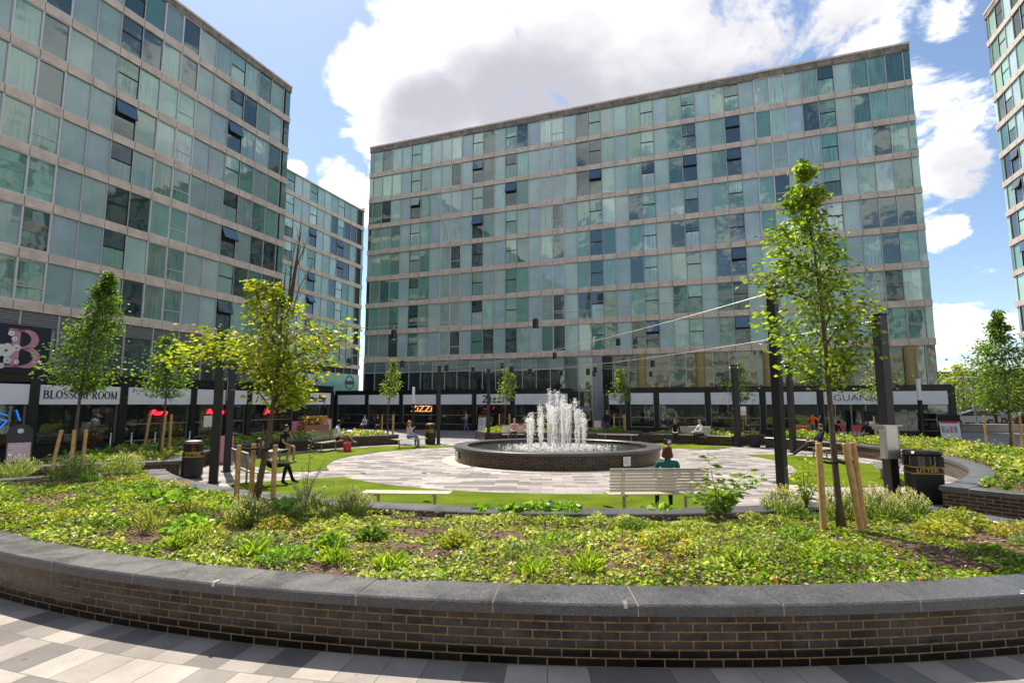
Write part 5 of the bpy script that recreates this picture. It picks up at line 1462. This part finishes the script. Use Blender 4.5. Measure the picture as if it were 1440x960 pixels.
def light_column(label, x, y, h, w=.2):
    t = thing('light_column', label, 'light column', (x, y, 0))
    m = MB(); m.lathe([(w / 2, 0), (w / 2, h * .66)], M['post_black'], 16); m.build('column', t, smooth=True)
    m = MB(); m.lathe([(w / 2 - .004, h * .66), (w / 2 - .004, h - .02), (w / 2 - .03, h), (.001, h)], M['column_white'], 16); m.build('lamp_tube', t)
light_column('slim column with white lamp head between the two left posts', -14.6, 28.0, 3.5)
light_column('slim column with white lamp head beside the orange neon sign', -6.6, 36.4, 3.25)
light_column('slim column with white lamp head near the poster board', 23.4, 31.2, 3.55, .24)

def bin_(label, x, y, rz, w=.52, h=1.08, square=False):
    t = thing('litter_bin', label, 'litter bin', (x, y, 0), rz)
    m = MB(); n = 20
    if square:
        m.bbox(-w / 2, w / 2, -w / 2, w / 2, .05, h * .70, .05, M['black']); m.bbox(-w / 2 + .03, w / 2 - .03, -w / 2 + .03, w / 2 - .03, 0, .06, .03, M['rubber'])
    else:
        m.lathe([(.001, .0), (w / 2 - .03, 0), (w / 2 - .03, .05), (w / 2, .07), (w / 2, h * .70), (.001, h * .70)], M['black'], 24)
    m.build('body', t, smooth=False)
    m = MB(); z0, z1 = h * .70, h * .90
    if square:
        for sx in (-1, 1):
            for sy in (-1, 1): m.box(sx * (w / 2 - .05) - .05, sx * (w / 2 - .05) + .05, sy * (w / 2 - .05) - .05, sy * (w / 2 - .05) + .05, z0, z1, M['black'])
        for s in (-1, 1): m.box(-.035, .035, s * (w / 2 - .02) - .02, s * (w / 2 - .02) + .02, z0, z1, M['black']); m.box(s * (w / 2 - .02) - .02, s * (w / 2 - .02) + .02, -.035, .035, z0, z1, M['black'])
        m.box(-.12, .12, -.12, .12, z0, z1, M['steel_dull'])
    else:
        for k in range(4):
            a = PI / 4 + k * PI / 2; m.lathe([(w / 2 - .05, z0), (w / 2, z0), (w / 2, z1), (w / 2 - .05, z1), (w / 2 - .05, z0)], M['black'], 6, a0=a - .32, a1=a + .32)
        m.lathe([(.12, z0), (.12, z1)], M['terracotta'], 10)
    m.build('opening', t)
    m = MB()
    if square:
        m.bbox(-w / 2 - .01, w / 2 + .01, -w / 2 - .01, w / 2 + .01, z1, h, .05, M['black'])
    else:
        m.lathe([(w / 2 + .01, z1), (w / 2 + .015, z1 + .03), (w / 2 - .04, h - .02), (w / 2 - .14, h), (.001, h + .01)], M['black'], 24); m.lathe([(.001, h + .012), (w / 2 - .15, h + .004), (w / 2 - .06, h - .01)], M['steel_dull'], 24)
    m.build('lid', t)
    m = MB()
    for zz in (h * .695, h * .575):
        if square: m.bbox(-w / 2 - .006, w / 2 + .006, -w / 2 - .006, w / 2 + .006, zz - .012, zz + .012, .05 if False else .011, M['gold'])
        else: m.lathe([(w / 2 + .001, zz - .014), (w / 2 + .008, zz - .012), (w / 2 + .008, zz + .012), (w / 2 + .001, zz + .014)], M['gold'], 24)
    m.build('gold_band', t)
    tx = text_mesh('LITTER', .115, M['gold'], .003, sx=1.15, off=.004)
    if not square:
        n = len(tx.vertices); a = np.empty(n * 3); tx.vertices.foreach_get('co', a); a = a.reshape(-1, 3)
        th = a[:, 0] / (w / 2); rr_ = w / 2 + .006 - a[:, 1]
        a = np.c_[rr_ * np.sin(th), -rr_ * np.cos(th), a[:, 2]]; tx.vertices.foreach_set('co', a.ravel()); tx.update()
        o = obj_of('lettering', tx, t); o.location = (0, 0, h * .635)
    else:
        o = obj_of('lettering', tx, t); o.location = (-.02, -w / 2 - .006, h * .635)
    return t
bin_('square black litter bin with gold lettering beside the right hand planter end', 8.98, 12.05, R(-18), .58, 1.10, True)
bin_('round black litter bin with gold lettering at the left path', -9.25, 15.95, R(30), .55, 1.06)
bin_('round black litter bin beside the far left post', -4.35, 29.2, 0, .56, 1.1)
bin_('black litter bin beside the thin far right post', 12.05, 27.4, 0, .56, 1.1, True)

def bench(label, x, y, rz, L=2.0, back=True, seatz=.45, group=None, mat='bench_steel'):
    """seat faces local +y"""
    t = thing('metal_bench', label, 'bench', (x, y, 0), rz, group)
    mt = M[mat]
    m = MB(); d0, d1 = -.22, .24; k = 8
    for i in range(k):
        ya = d0 + (d1 - d0) * i / k; z = seatz - .012 * math.sin(PI * (i + .5) / k) - (.03 if i == k - 1 else 0)
        m.bbox(-L / 2, L / 2, ya + .004, ya + (d1 - d0) / k - .006, z - .02, z, .004, mt)
    m.build('seat', t)
    for s in (-1, 1):
        m = MB(); m.tube([(s * L * .32, .0, 0), (s * L * .32, .0, seatz - .03)], .03, M['steel_dull'], 8); m.box(s * L * .32 - .06, s * L * .32 + .06, -.1, .1, 0, .012, M['steel_dull'])
        m.box(s * L * .32 - .025, s * L * .32 + .025, d0 + .02, d1 - .03, seatz - .06, seatz - .033, M['steel_dull']); m.build('leg', t)
    if back:
        m = MB(); T = Matrix.Translation((0, d0 - .03, seatz + .03)) @ Matrix.Rotation(R(10), 4, 'X')
        for i in range(7):
            z = .02 + i * .058; m.bbox(-L / 2, L / 2, -.012, .012, z, z + .046, .004, mt, T)
        m.bbox(-L / 2 - .005, L / 2 + .005, -.03, .02, .425, .452, .008, M['steel_dull'], T)
        m.build('backrest', t)
        for s in (-.37, .33): 
            m = MB(); m.bbox(s * L - .035, s * L + .035, -.03, -.013, -.06, .44, .004, mt, T); m.build('bracket', t)
    return t
def to_c(x, y): return math.atan2(CY - y, CX - x) - PI / 2
bench('slatted steel bench with backrest seen from behind, under the person in green', 2.72, 10.55, R(3), 1.86, True)
bench('flat backless steel bench shining in front of the inner coping', -2.02, 10.62, R(-4), 1.72, False)
bench('steel bench with backrest partly hidden by the front tree stakes', -6.75, 14.35, R(-52), 1.9, True, mat='steel_dull')
bench('flat steel bench under the woman in jeans', -5.05, 27.0, to_c(-5.05, 27.0), 1.9, False)
bench('dark steel bench with backrest under the seated reader', -8.35, 25.0, R(-100), 2.0, True, mat='steel_dull')
bench('shaded bench under the woman in the black dress', -8.75, 20.3, R(-85), 1.7, False, mat='steel_dull')
bench('flat steel bench behind the fountain near the man in black', 6.0, 31.0, to_c(6.0, 31.0), 2.3, False)
bench('steel bench with backrest under the seated couple', 9.5, 29.6, to_c(9.5, 29.6), 2.3, True)
bench('steel bench under the leaning man in dark clothes', 12.1, 21.6, R(85), 1.7, False)
bench('perforated steel bench behind the black post with the steel panel', 10.25, 15.2, R(62), 1.8, True, mat='steel_dull')
bench('steel bench with backrest behind the fountain jets', .4, 31.2, to_c(.4, 31.2), 1.9, True)

# timber planter box with flowers near the narrow lettered sign
t = thing('flower_box', 'timber flower box with reddish plants below the narrow lettered sign', 'flower box', (-12.3, 33.9, 0), PI / 2 - TH)
m = MB(); m.bbox(-1.1, 1.1, -.3, .3, 0, .85, .01, M['terracotta']); m.build('box', t)
r_ = np.random.default_rng(5); n = 500
leaf_mesh('foliage', np.c_[r_.uniform(-1.1, 1.1, n), r_.uniform(-.3, .3, n), .9 + r_.random(n) * .5], r_.normal(size=(n, 3)) + np.array([0, 0, .6]), np.full(n, .14), np.full(n, .07), np.array([(.30, .10, .04), (.14, .18, .03), (.35, .22, .05)])[r_.integers(0, 3, n)], M['leaf'], t)

# ================================================================== beyond the square on the right
M['kerbstone'] = vary('pale_kerb', (.50, .45, .40), .85, amt=.15, scale=2)
tag(sheet('road', [(25, 46), (110, 34), (130, 60), (25, 76)], .0, vary('road_asphalt', (.055, .055, .058), .9, amt=.2, scale=.8)), kind='structure')
for i, (x, y, L) in enumerate([(36.5, 41.5, 4.2), (42.5, 39.2, 5.0), (49.0, 36.7, 5.5)]):
    t = thing('low_wall', ['pale low stone seat wall by the lamp post', 'pale low stone seat wall below the round dark tree', 'pale low stone seat wall cut by the right edge'][i], 'low wall', (x, y, 0), -TH)
    m = MB(); m.bbox(-L / 2, L / 2, -.25, .25, 0, .55, .02, M['kerbstone']); m.build('wall', t)
    m = MB(); m.bbox(-L / 2 - .04, L / 2 + .04, -.3, .3, .552, .62, .015, M['concrete_pale']); m.build('cap', t)
t = thing('street_lamp', 'grey street lamp with a wide flat head beyond the right planter', 'street lamp', (36.9, 43.4, 0))
m = MB(); m.tube([(0, 0, 0), (0, 0, 4.0)], [.08, .06], M['steel_dull'], 10); m.build('pole', t)
m = MB(); 
for s in (-1, 1): m.tube([(0, 0, 3.5), (s * .3, 0, 4.15)], .03, M['steel_dull'], 6)
m.build('bracket', t)
m = MB(); m.lathe([(.001, 4.12), (.5, 4.16), (.52, 4.22), (.4, 4.28), (.001, 4.3)], M['grey_panel'], 20); m.build('lamp_head', t)
def car(label, x, y, rz, col):
    t = thing('parked_car', label, 'car', (x, y, 0), rz)
    cm = vary('car_paint', col, .25, .0, amt=.05, spec=.6, coat=.6)
    prof = [(-2.1, .35), (-2.12, .75), (-1.95, .92), (-1.2, .98), (1.15, .95), (1.85, .82), (2.12, .62), (2.12, .34)]
    m = MB(); m.prism(prof, -.85, .85, cm); m.build('body', t)
    cab = [(-1.75, .95), (-1.25, 1.40), (.1, 1.46), (.75, 1.22), (1.2, .95)]
    m = MB(); v = [(x_, -.80 if z < 1 else -.66, z) for x_, z in cab] + [(x_, .80 if z < 1 else .66, z) for x_, z in cab]; n = len(cab)
    m.mesh(v, [tuple(range(n)), tuple(range(2 * n - 1, n - 1, -1))] + [((i + 1) % n, i, i + n, (i + 1) % n + n) for i in range(n)], M['shop_glass']); m.build('windows', t)
    m = MB(); m.prism([(-1.22, 1.41), (.08, 1.47), (.08, 1.5), (-1.2, 1.45)], -.64, .64, cm); m.build('roof', t)
    for sx in (-1.3, 1.32):
        for sy in (-1, 1):
            m = MB(); T = Matrix.Translation((sx, sy * .78, .33)) @ Matrix.Rotation(PI / 2, 4, 'X'); m.lathe([(.001, -.1), (.22, -.1), (.33, -.09), (.33, .09), (.22, .1), (.001, .1)], M['rubber'], 16, T); w = m.build('wheel', t)
            m = MB(); m.lathe([(.001, -.108), (.2, -.106), (.2, .106), (.001, .108)], M['steel'], 12, T); m.build('rim', w)
    for sy in (-1, 1):
        m = MB(); m.box(2.06, 2.13, sy * .62 - .16, sy * .62 + .16, .6, .72, M['paper']); m.build('headlight', t)
        m = MB(); m.box(-2.14, -2.06, sy * .62 - .14, sy * .62 + .14, .7, .86, M['red']); m.build('tail_light', t)
car('white parked car beyond the low walls', 46.2, 55.0, -TH + PI, (.72, .72, .74))
car('dark parked car between the lamp post and the round tree', 53.5, 55.5, -TH, (.03, .03, .035))
car('red parked car near the right edge', 60.5, 52.0, -TH, (.45, .03, .04))
car('silver parked car behind the dark one', 52.0, 60.0, -TH, (.4, .41, .43))
# low grey building and trees beyond
t = thing('low_building', 'long low grey building behind the far trees', 'building', (75, 105, 0), -TH)
m = MB(); m.box(-30, 30, 0, 14, 0, 7.5, M['grey_panel']); m.build('wall', t)
m = MB(); m.box(-30.6, 30.6, -.6, 14.6, 7.5, 8.2, M['joint']); m.build('roof', t)
m = MB()
for i in range(14): m.box(-28 + i * 4, -25.6 + i * 4, -.06, -.01, 3.5, 6, M['shop_glass'])
m.build('windows', t)
LG = [(.24, .28, .03), (.30, .33, .05), (.16, .20, .025), (.20, .26, .03)]
def bg_tree(label, x, y, h, w, n, seed, cols, th=1.6, leaf=.34):
    tree('broadleaf_tree', label, (x, y, 0), h, th, [(th / h, w * .55, 0, 0), (th / h + .15, w * .95, 0, 0), (.6, w, 0, 0), (.8, w * .75, 0, 0), (1.0, w * .2, 0, 0)], n, leaf, seed, (0, 0), cols, .16, 18, clump=.45)
bg_tree('round dark young tree with leafy trunk beyond the path', 41.5, 46.8, 5.7, 1.9, 2200, 301, DG, 1.9, .22)
bg_tree('bright yellow green tree behind the lamp post', 44.0, 62.0, 6.2, 3.0, 1700, 302, LG)
bg_tree('yellow green tree left of the lamp post', 39.5, 60.0, 6.6, 2.6, 1500, 303, LG)
bg_tree('taller open green tree at the corner of the main block', 43.0, 75.0, 12.5, 3.3, 1500, 304, MG, 3.0, .42)
bg_tree('yellow green tree behind the round dark tree', 52.0, 62.5, 6.4, 3.2, 1700, 305, LG)
bg_tree('yellow green tree behind the red car', 60.0, 62.0, 6.2, 3.2, 1600, 306, LG)
bg_tree('green tree at the far right behind the parked cars', 67.0, 58.0, 7.0, 3.4, 1600, 307, MG)
bg_tree('mid green tree beside the orange jacketed person', 36.5, 57.5, 7.2, 2.2, 1300, 308, MG)
# ================================================================== people
SKINS = {'light': (.55, .33, .24), 'tan': (.42, .24, .15), 'dark': (.09, .045, .03)}
pm = {}
def cloth(c, rough=.85):
    k = tuple(round(x, 3) for x in c)
    if k not in pm: pm[k] = vary('fabric', c, rough, amt=.18, scale=9, bump=.25, bscale=60, spec=.25)
    return pm[k]
def person(label, loc, face, pelvis, tdir, legs, arms, skin, top, bottom, shoes, hair, hlen=0.0, head=None, sleeves=True, bare_legs=False, sc=1.0, dress=False, hat=None):
    """local frame: faces +y. legs: (knee, ankle, toe) for left then right; arms: (elbow, wrist, hand direction)"""
    t = thing('person', label, 'person', loc, face)
    V = []; E = []; RD = []; LAB = []
    def add(p, r, lab, par=None):
        V.append(Vector(p) * sc); RD.append((r[0] * sc, r[1] * sc) if hasattr(r, '__len__') else (r * sc, r * sc)); LAB.append(lab)
        if par is not None: E.append((par, len(V) - 1))
        return len(V) - 1
    Pv = Vector(pelvis); T = Vector(tdir).normalized(); H_ = Vector(head).normalized() if head else (T + Vector((0, 0, .6))).normalized()
    S = Vector((1, 0, 0))
    low = bottom if not dress else top
    a = add(Pv, (.135, .105), 'b'); b = add(Pv + T * .17, (.120, .092), 't', a); c = add(Pv + T * .34, (.145, .10), 't', b); nb = add(Pv + T * .475, (.085, .07), 't', c)
    n1 = add(Pv + T * .485 + H_ * .04, .056, 's', nb); h1 = add(Pv + T * .485 + H_ * .105, (.070, .078), 's', n1); h2 = add(Pv + T * .485 + H_ * .175, (.080, .095), 's', h1); h3 = add(Pv + T * .485 + H_ * .235, (.055, .066), 's', h2)
    fw = Vector((0, 1, 0)) - H_ * H_.y; fw.normalize()
    nose = add(Pv + T * .485 + H_ * .14 + fw * .105, .014, 's', h1)
    for s, (el, wr, hd) in zip((-1, 1), arms):
        sh = add(Pv + T * .44 + S * .175 * s, .068, 't', c); el = Vector(el); wr = Vector(wr); hd = Vector(hd).normalized()
        lab = 't' if sleeves else 's'
        u = add((Pv + T * .44 + S * .165 * s).lerp(el, .5), .050, 't' , sh); e = add(el, .041, lab, u); f = add(el.lerp(wr, .5), .037, lab, e); w = add(wr, .028, 's', f)
        pl = add(wr + hd * .055, (.036, .024), 's', w)
        sd = hd.cross(Vector((0, 0, 1))); sd = sd.normalized() if sd.length > .1 else Vector((1, 0, 0)); dn = sd.cross(hd)
        for k in range(4):
            o = sd * (k - 1.5) * .020; L = (.070, .082, .078, .06)[k]
            q = add(wr + hd * .085 + o, .0095, 's', pl); q = add(wr + hd * (.085 + L * .5) + o * 1.1 - Vector((0, 0, .008)), .0085, 's', q); add(wr + hd * (.085 + L) + o * 1.1 - Vector((0, 0, .025)), .007, 's', q)
        q = add(wr + hd * .04 + sd * .042 * -s, .0105, 's', pl); add(wr + hd * .085 + sd * .055 * -s - Vector((0, 0, .012)), .009, 's', q)
    for s, (kn, an, toe) in zip((-1, 1), legs):
        kn, an, toe = Vector(kn), Vector(an), Vector(toe); lab = 'l' if not bare_legs else 's'
        hp = add(Pv + S * .085 * s - T * .03, .092, 'b', a); th = add((Pv + S * .085 * s).lerp(kn, .5), .078, 'b', hp); k = add(kn, .057, lab, th); cf = add(kn.lerp(an, .4), .054, lab, k); an_ = add(an, .038, lab if not bare_legs else 's', cf)
        hl = add(an + (an - toe).normalized() * .03 + Vector((0, 0, -.045)), .034, 'f', an_); add(an.lerp(toe, .65) + Vector((0, 0, -.018)), .037, 'f', an_); add(toe, .028, 'f', len(V) - 1)
    me = bpy.data.meshes.new('person'); me.from_pydata([tuple(v) for v in V], E, []); me.update()
    o = bpy.data.objects.new('tmp', me); COL.objects.link(o)
    sk = o.modifiers.new('Skin', 'SKIN'); sk.use_smooth_shade = True; sk.branch_smoothing = .4
    if not me.skin_vertices: raise RuntimeError('no skin layer')
    for i, d in enumerate(me.skin_vertices[0].data): d.radius = RD[i]; d.use_root = (i == 0)
    su = o.modifiers.new('Sub', 'SUBSURF'); su.levels = 1; su.render_levels = 1
    bpy.context.view_layer.update()
    m2 = bpy.data.meshes.new_from_object(o.evaluated_get(bpy.context.evaluated_depsgraph_get())); bpy.data.objects.remove(o)
    mats = {'s': cloth(SKINS[skin], .6), 't': cloth(top), 'b': cloth(low), 'l': cloth(bottom), 'f': cloth(shoes)}
    m2.materials.clear(); keys = list(mats)
    for k in keys: m2.materials.append(mats[k])
    nv = np.array([[*v] for v in V]); segs = [(i, j) for i, j in E]
    A_ = nv[[e[0] for e in segs]]; B_ = nv[[e[1] for e in segs]]
    RA = np.array([max(RD[e[0]]) for e in segs]); RB = np.array([max(RD[e[1]]) for e in segs])
    for p in m2.polygons:
        c = np.array(p.center); d = B_ - A_; tt_ = np.clip(((c - A_) * d).sum(1) / ((d * d).sum(1) + 1e-9), 0, 1); q = A_ + d * tt_[:, None]
        dist = np.linalg.norm(c - q, axis=1) / (RA + (RB - RA) * tt_); k = int(dist.argmin()); e = segs[k]
        p.material_index = keys.index(LAB[e[1]] if tt_[k] > .35 else LAB[e[0]]); p.use_smooth = True
    obj_of('body', m2, t)
    # hair
    hc = Pv * sc + (T * .485 + H_ * .178) * sc
    m = MB(); hm = cloth(hair, .5); k = 14; RX = H_.to_track_quat('Z', 'Y').to_matrix().to_4x4()
    ux = fw.cross(H_).normalized(); B3 = Matrix((ux, fw, H_)).transposed().to_4x4(); B3.translation = hc
    if hat is None:
        m.ball((0, -.012 * sc, .012 * sc), .100 * sc, hm, 14, 9, (.94, 1.06, .96), M=B3)
        # open the face: push the front lower part of the cap inward
        iB = B3.inverted()
        for i, v in enumerate(m.v):
            q = iB @ Vector(v)
            if q.y > .02 * sc and q.z < .055 * sc: q.y *= .55; q.x *= .86
            if q.z < -.03 * sc and hlen == 0: q *= .8
            if hlen and q.y < .03 * sc and q.z < -.01 * sc: q.z -= hlen * sc * (1 if q.y < .0 else .6); q.x *= 1.42
            m.v[i] = tuple(B3 @ q)
    m.build('hair', t, smooth=True)
    m = MB(); ey = cloth((.02, .015, .012), .3)
    for s in (-1, 1): m.ball((s * .031 * sc, .083 * sc, -.025 * sc), .010 * sc, ey, 6, 5, M=B3)
    m.build('eyes', t)
    m = MB(); m.ball((0, .079 * sc, -.085 * sc), .022 * sc, cloth((.42, .16, .13), .5), 8, 5, (1, .4, .28), M=B3); m.build('mouth', t)
    m = MB()
    for s in (-1, 1): m.ball((s * .078 * sc, -.005 * sc, -.035 * sc), .022 * sc, mats['s'], 6, 5, (.4, .7, 1.2), M=B3)
    m.build('ears', t)
    return t
def sit_legs(z=.55, spread=.12, fw=.42, foot=.45, back=0.0):
    return [((-spread, fw, z), (-spread - .02, foot, .09), (-spread - .03, foot + .16, .03)), ((spread, fw, z), (spread + .02, foot - back, .09), (spread + .03, foot + .16 - back, .03))]
lap = [((-.24, .10, .70), (-.10, .30, .64), (.6, .8, -.1)), ((.24, .10, .70), (.10, .30, .64), (-.6, .8, -.1))]
SP = (0, 0, .55)
BLK = (.012, .012, .014)
person('person in a dark green jumper with red brown hair, back turned, on the slatted bench', (3.02, 10.68, 0), R(-3), SP, (0, .04, 1), sit_legs(), lap, 'light', (.015, .11, .095), (.02, .025, .05), BLK, (.10, .032, .016), .085, sc=1.0, head=(0.02, .14, 1))
person('woman with long auburn hair, pale pink top and blue jeans sitting on the flat bench', (-5.1, 26.95, 0), R(-55), SP, (0, .1, 1), sit_legs(), [((-.24, .15, .74), (-.05, .28, .92), (.3, .5, .6)), lap[1]], 'light', (.62, .45, .47), (.10, .20, .42), (.5, .48, .45), (.42, .19, .06), .26)
person('bald bearded man in a white shirt reading with crossed legs', (-8.0, 25.0, 0), R(-78), SP, (0, .06, 1), [((-.10, .46, .62), (.16, .70, .42), (.22, .84, .38)), ((.12, .42, .56), (.12, .46, .09), (.12, .62, .03))], [((-.26, .14, .74), (-.06, .38, .78), (.4, .8, .2)), ((.26, .14, .74), (.08, .38, .78), (-.4, .8, .2))], 'dark', (.70, .72, .78), (.20, .09, .05), (.5, .5, .5), (.015, .012, .01), 0, head=(0, .35, 1), sc=1.06)
t = thing('backpack', 'small red backpack on the ground by the reader', 'backpack', (-7.35, 24.5, 0), R(20)); m = MB(); m.bbox(-.17, .17, -.12, .12, 0, .42, .05, M['red']); m.build('bag', t); m = MB(); m.bbox(-.12, .12, -.17, -.121, .05, .24, .025, M['red']); m.build('pocket', t); m = MB(); m.tube([(-.06, 0, .41), (-.05, 0, .48), (.05, 0, .48), (.06, 0, .41)], .012, M['rubber'], 6); m.build('handle', t)
t = thing('open_book', 'open pale paperback held by the reader', 'book', (-7.42, 25.03, .92), R(-78)); m = MB()
for s in (-1, 1): m.box(-.001, .14, -.10, .10, 0, .014, M['paper'], None, Matrix.Rotation(s * .3, 4, 'Y') @ Matrix.Scale(s, 4, (1, 0, 0)))
m.build('pages', t)
person('man standing in a black top and blue jeans behind the fountain, seen from behind', (5.62, 32.2, 0), R(10), (0, 0, .93), (0, .02, 1), [((-.10, .03, .50), (-.12, 0, .09), (-.14, .16, .03)), ((.10, .03, .50), (.12, -.02, .09), (.14, .14, .03))], [((-.27, .0, 1.12), (-.20, .22, 1.02), (.6, .8, .1)), ((.27, .0, 1.12), (.20, .22, 1.02), (-.6, .8, .1))], 'light', (.014, .014, .018), (.035, .07, .17), (.05, .04, .03), (.22, .13, .07), 0, sc=1.04)
person('woman in a black jacket with brown hair sitting on the left of the couple bench', (8.75, 29.35, 0), R(165), SP, (0, .12, 1), sit_legs(.56, .05), lap, 'light', BLK, (.02, .018, .02), BLK, (.20, .08, .03), .16, head=(-.05, .15, 1))
person('man in a white shirt and dark trousers leaning forward on the couple bench', (10.05, 28.95, 0), R(105), SP, (0, .22, 1), sit_legs(.55, .1, .42, .40), [((-.24, .22, .74), (-.08, .50, .66), (.3, .9, -.1)), ((.24, .22, .74), (.08, .50, .66), (-.3, .9, -.1))], 'light', (.74, .72, .78), (.025, .025, .03), BLK, (.30, .19, .10), 0)
t = thing('handbag', 'black and white bag on the grass by the seated woman in black', 'bag', (8.2, 28.9, 0), R(30)); m = MB(); m.bbox(-.2, .2, -.1, .1, 0, .3, .04, M['ink']); m.build('bag', t); m = MB(); m.bbox(-.12, .14, -.115, -.101, .06, .24, .006, M['paper']); m.build('flap', t); m = MB(); m.tube([(-.12, 0, .29), (-.08, 0, .45), (.08, 0, .45), (.12, 0, .29)], .012, M['ink'], 6); m.build('strap', t)
person('man in dark clothes and pale trainers slouching on a bench with legs stretched out', (12.15, 21.75, 0), R(72), (0, -.02, .54), (0, -.28, 1), [((-.10, .44, .46), (-.10, .86, .13), (-.10, 1.02, .12)), ((.12, .44, .44), (.14, .90, .10), (.14, 1.05, .09))], [((-.26, -.02, .76), (-.12, .26, .62), (.4, .9, 0)), ((.26, -.02, .76), (.12, .28, .60), (-.4, .9, 0))], 'light', (.012, .014, .028), (.015, .016, .03), (.62, .58, .56), (.10, .05, .03), 0, head=(0, .30, 1), sc=1.05)
person('woman with tied hair in a black sleeveless dress leaning forward in the shade', (-8.5, 20.25, 0), R(-105), SP, (0, .26, 1), [((-.09, .44, .54), (-.06, .46, .09), (-.05, .62, .03)), ((.09, .42, .56), (.14, .34, .09), (.16, .50, .03))], [((-.26, .20, .78), (-.02, .30, .98), (.3, .3, .8)), ((.26, .26, .70), (.12, .46, .58), (-.3, .8, -.3))], 'tan', BLK, BLK, (.5, .4, .36), (.03, .018, .012), 0, sleeves=False, bare_legs=True, dress=True, head=(0, .3, 1), sc=1.05)
person('person in a dark purple jacket and black trousers sprawled on the bench behind the stakes', (-6.45, 14.55, 0), R(-75), (0, .05, .53), (0.15, -.55, 1), sit_legs(.52, .12, .48, .62, .22), [((-.34, -.22, .80), (-.42, -.02, .62), (0, .8, -.4)), ((.26, -.20, .78), (.16, .12, .62), (-.2, .9, -.2))], 'light', (.035, .025, .055), BLK, (.05, .05, .06), (.06, .035, .02), 0, head=(.1, -.1, 1))
person('person in an orange work jacket and blue jeans walking past the shop windows', (17.0, 30.9, 0), R(-60), (0, 0, .92), (0, .08, 1), [((-.10, .16, .50), (-.10, .12, .09), (-.10, .28, .03)), ((.10, .02, .50), (.10, -.24, .13), (.10, -.10, .04))], [((-.26, -.06, 1.14), (-.24, .16, 1.05), (0, .9, .2)), ((.27, .12, 1.16), (.22, .34, 1.38), (0, .6, .8))], 'light', (.85, .16, .02), (.10, .15, .28), (.05, .05, .05), (.05, .03, .02), 0)
person('person in an orange jacket standing far off by the white car', (40.3, 50.0, 0), R(160), (0, 0, .93), (0, .02, 1), [((-.1, .03, .5), (-.1, 0, .09), (-.1, .16, .03)), ((.1, .03, .5), (.1, 0, .09), (.1, .16, .03))], [((-.28, 0, 1.14), (-.26, .1, .92), (0, .3, -1)), ((.28, 0, 1.14), (.26, .1, .92), (0, .3, -1))], 'light', (.85, .16, .03), (.02, .02, .03), BLK, (.05, .03, .02), 0, sc=1.05)
person('person in a dark red top at the right edge beyond the path', (44.2, 46.4, 0), R(160), (0, 0, .93), (0, .02, 1), [((-.1, .03, .5), (-.1, 0, .09), (-.1, .16, .03)), ((.1, .03, .5), (.1, 0, .09), (.1, .16, .03))], [((-.28, 0, 1.14), (-.26, .1, .92), (0, .3, -1)), ((.28, 0, 1.14), (.26, .1, .92), (0, .3, -1))], 'tan', (.20, .02, .03), (.02, .02, .03), BLK, (.02, .012, .01), .1, sc=1.05)
person('woman in a pale blouse and blue patterned skirt walking by the bold lettered shop', (-3.5, 41.8, 0), R(100), (0, 0, .90), (0, .04, 1), [((-.08, .14, .5), (-.08, .12, .09), (-.08, .28, .03)), ((.08, .0, .5), (.08, -.2, .12), (.08, -.06, .04))], [((-.26, -.05, 1.10), (-.22, .14, .98), (0, .8, -.3)), ((.26, .08, 1.12), (.2, .3, 1.06), (0, .9, .1))], 'tan', (.55, .42, .45), (.12, .16, .32), (.3, .2, .15), (.03, .02, .015), .14, dress=False)
for i, (x, y, fa, tp, lab) in enumerate([(-10.9, 40.6, 150, (.45, .42, .55), 'diner in a lilac top sitting outside the far left window'), (-9.9, 40.2, 200, (.02, .02, .025), 'diner in black sitting outside the far left window'), (16.9, 28.6, 180, BLK, 'person in black with fair hair sitting behind the wall right of the leaning man'), (18.2, 28.0, 120, (.03, .025, .03), 'person with dark hair sitting behind the wall nearest the red boards'), (.15, 31.05, 170, (.60, .36, .30), 'person in a peach top sitting behind the water jets'), (.85, 31.1, 190, (.5, .34, .24), 'person in a beige top sitting left behind the water jets')]):
    person(lab, (x, y, 0 if i > 3 else .0), R(fa), SP, (0, .1, 1), sit_legs(), lap, 'light', tp, (.05, .05, .07), BLK, [(.05, .03, .02), (.04, .03, .02), (.40, .26, .12), (.03, .02, .015), (.3, .14, .06), (.2, .1, .05)][i], .08 if i % 2 else 0)
for i, (x, y) in enumerate([(-10.9, 40.6), (-9.9, 40.2), (16.9, 28.6), (18.2, 28.0)]):
    t = thing('chair', ['dark chair under the diner in lilac', 'dark chair under the diner in black', 'dark chair under the fair haired person behind the wall', 'dark chair under the dark haired person behind the wall'][i], 'chair', (x, y, 0), R([150, 200, 180, 120][i]))
    m = MB(); m.bbox(-.22, .22, -.2, .22, .42, .45, .01, M['black']); m.build('seat', t)
    m = MB(); m.bbox(-.22, .22, -.24, -.21, .47, .85, .01, M['black']); m.build('backrest', t)
    for sx in (-1, 1):
        for sy in (-1, 1):
            m = MB(); m.tube([(sx * .19, sy * .18, 0), (sx * .19, sy * .18, .42)], .016, M['black'], 6); m.build('leg', t)
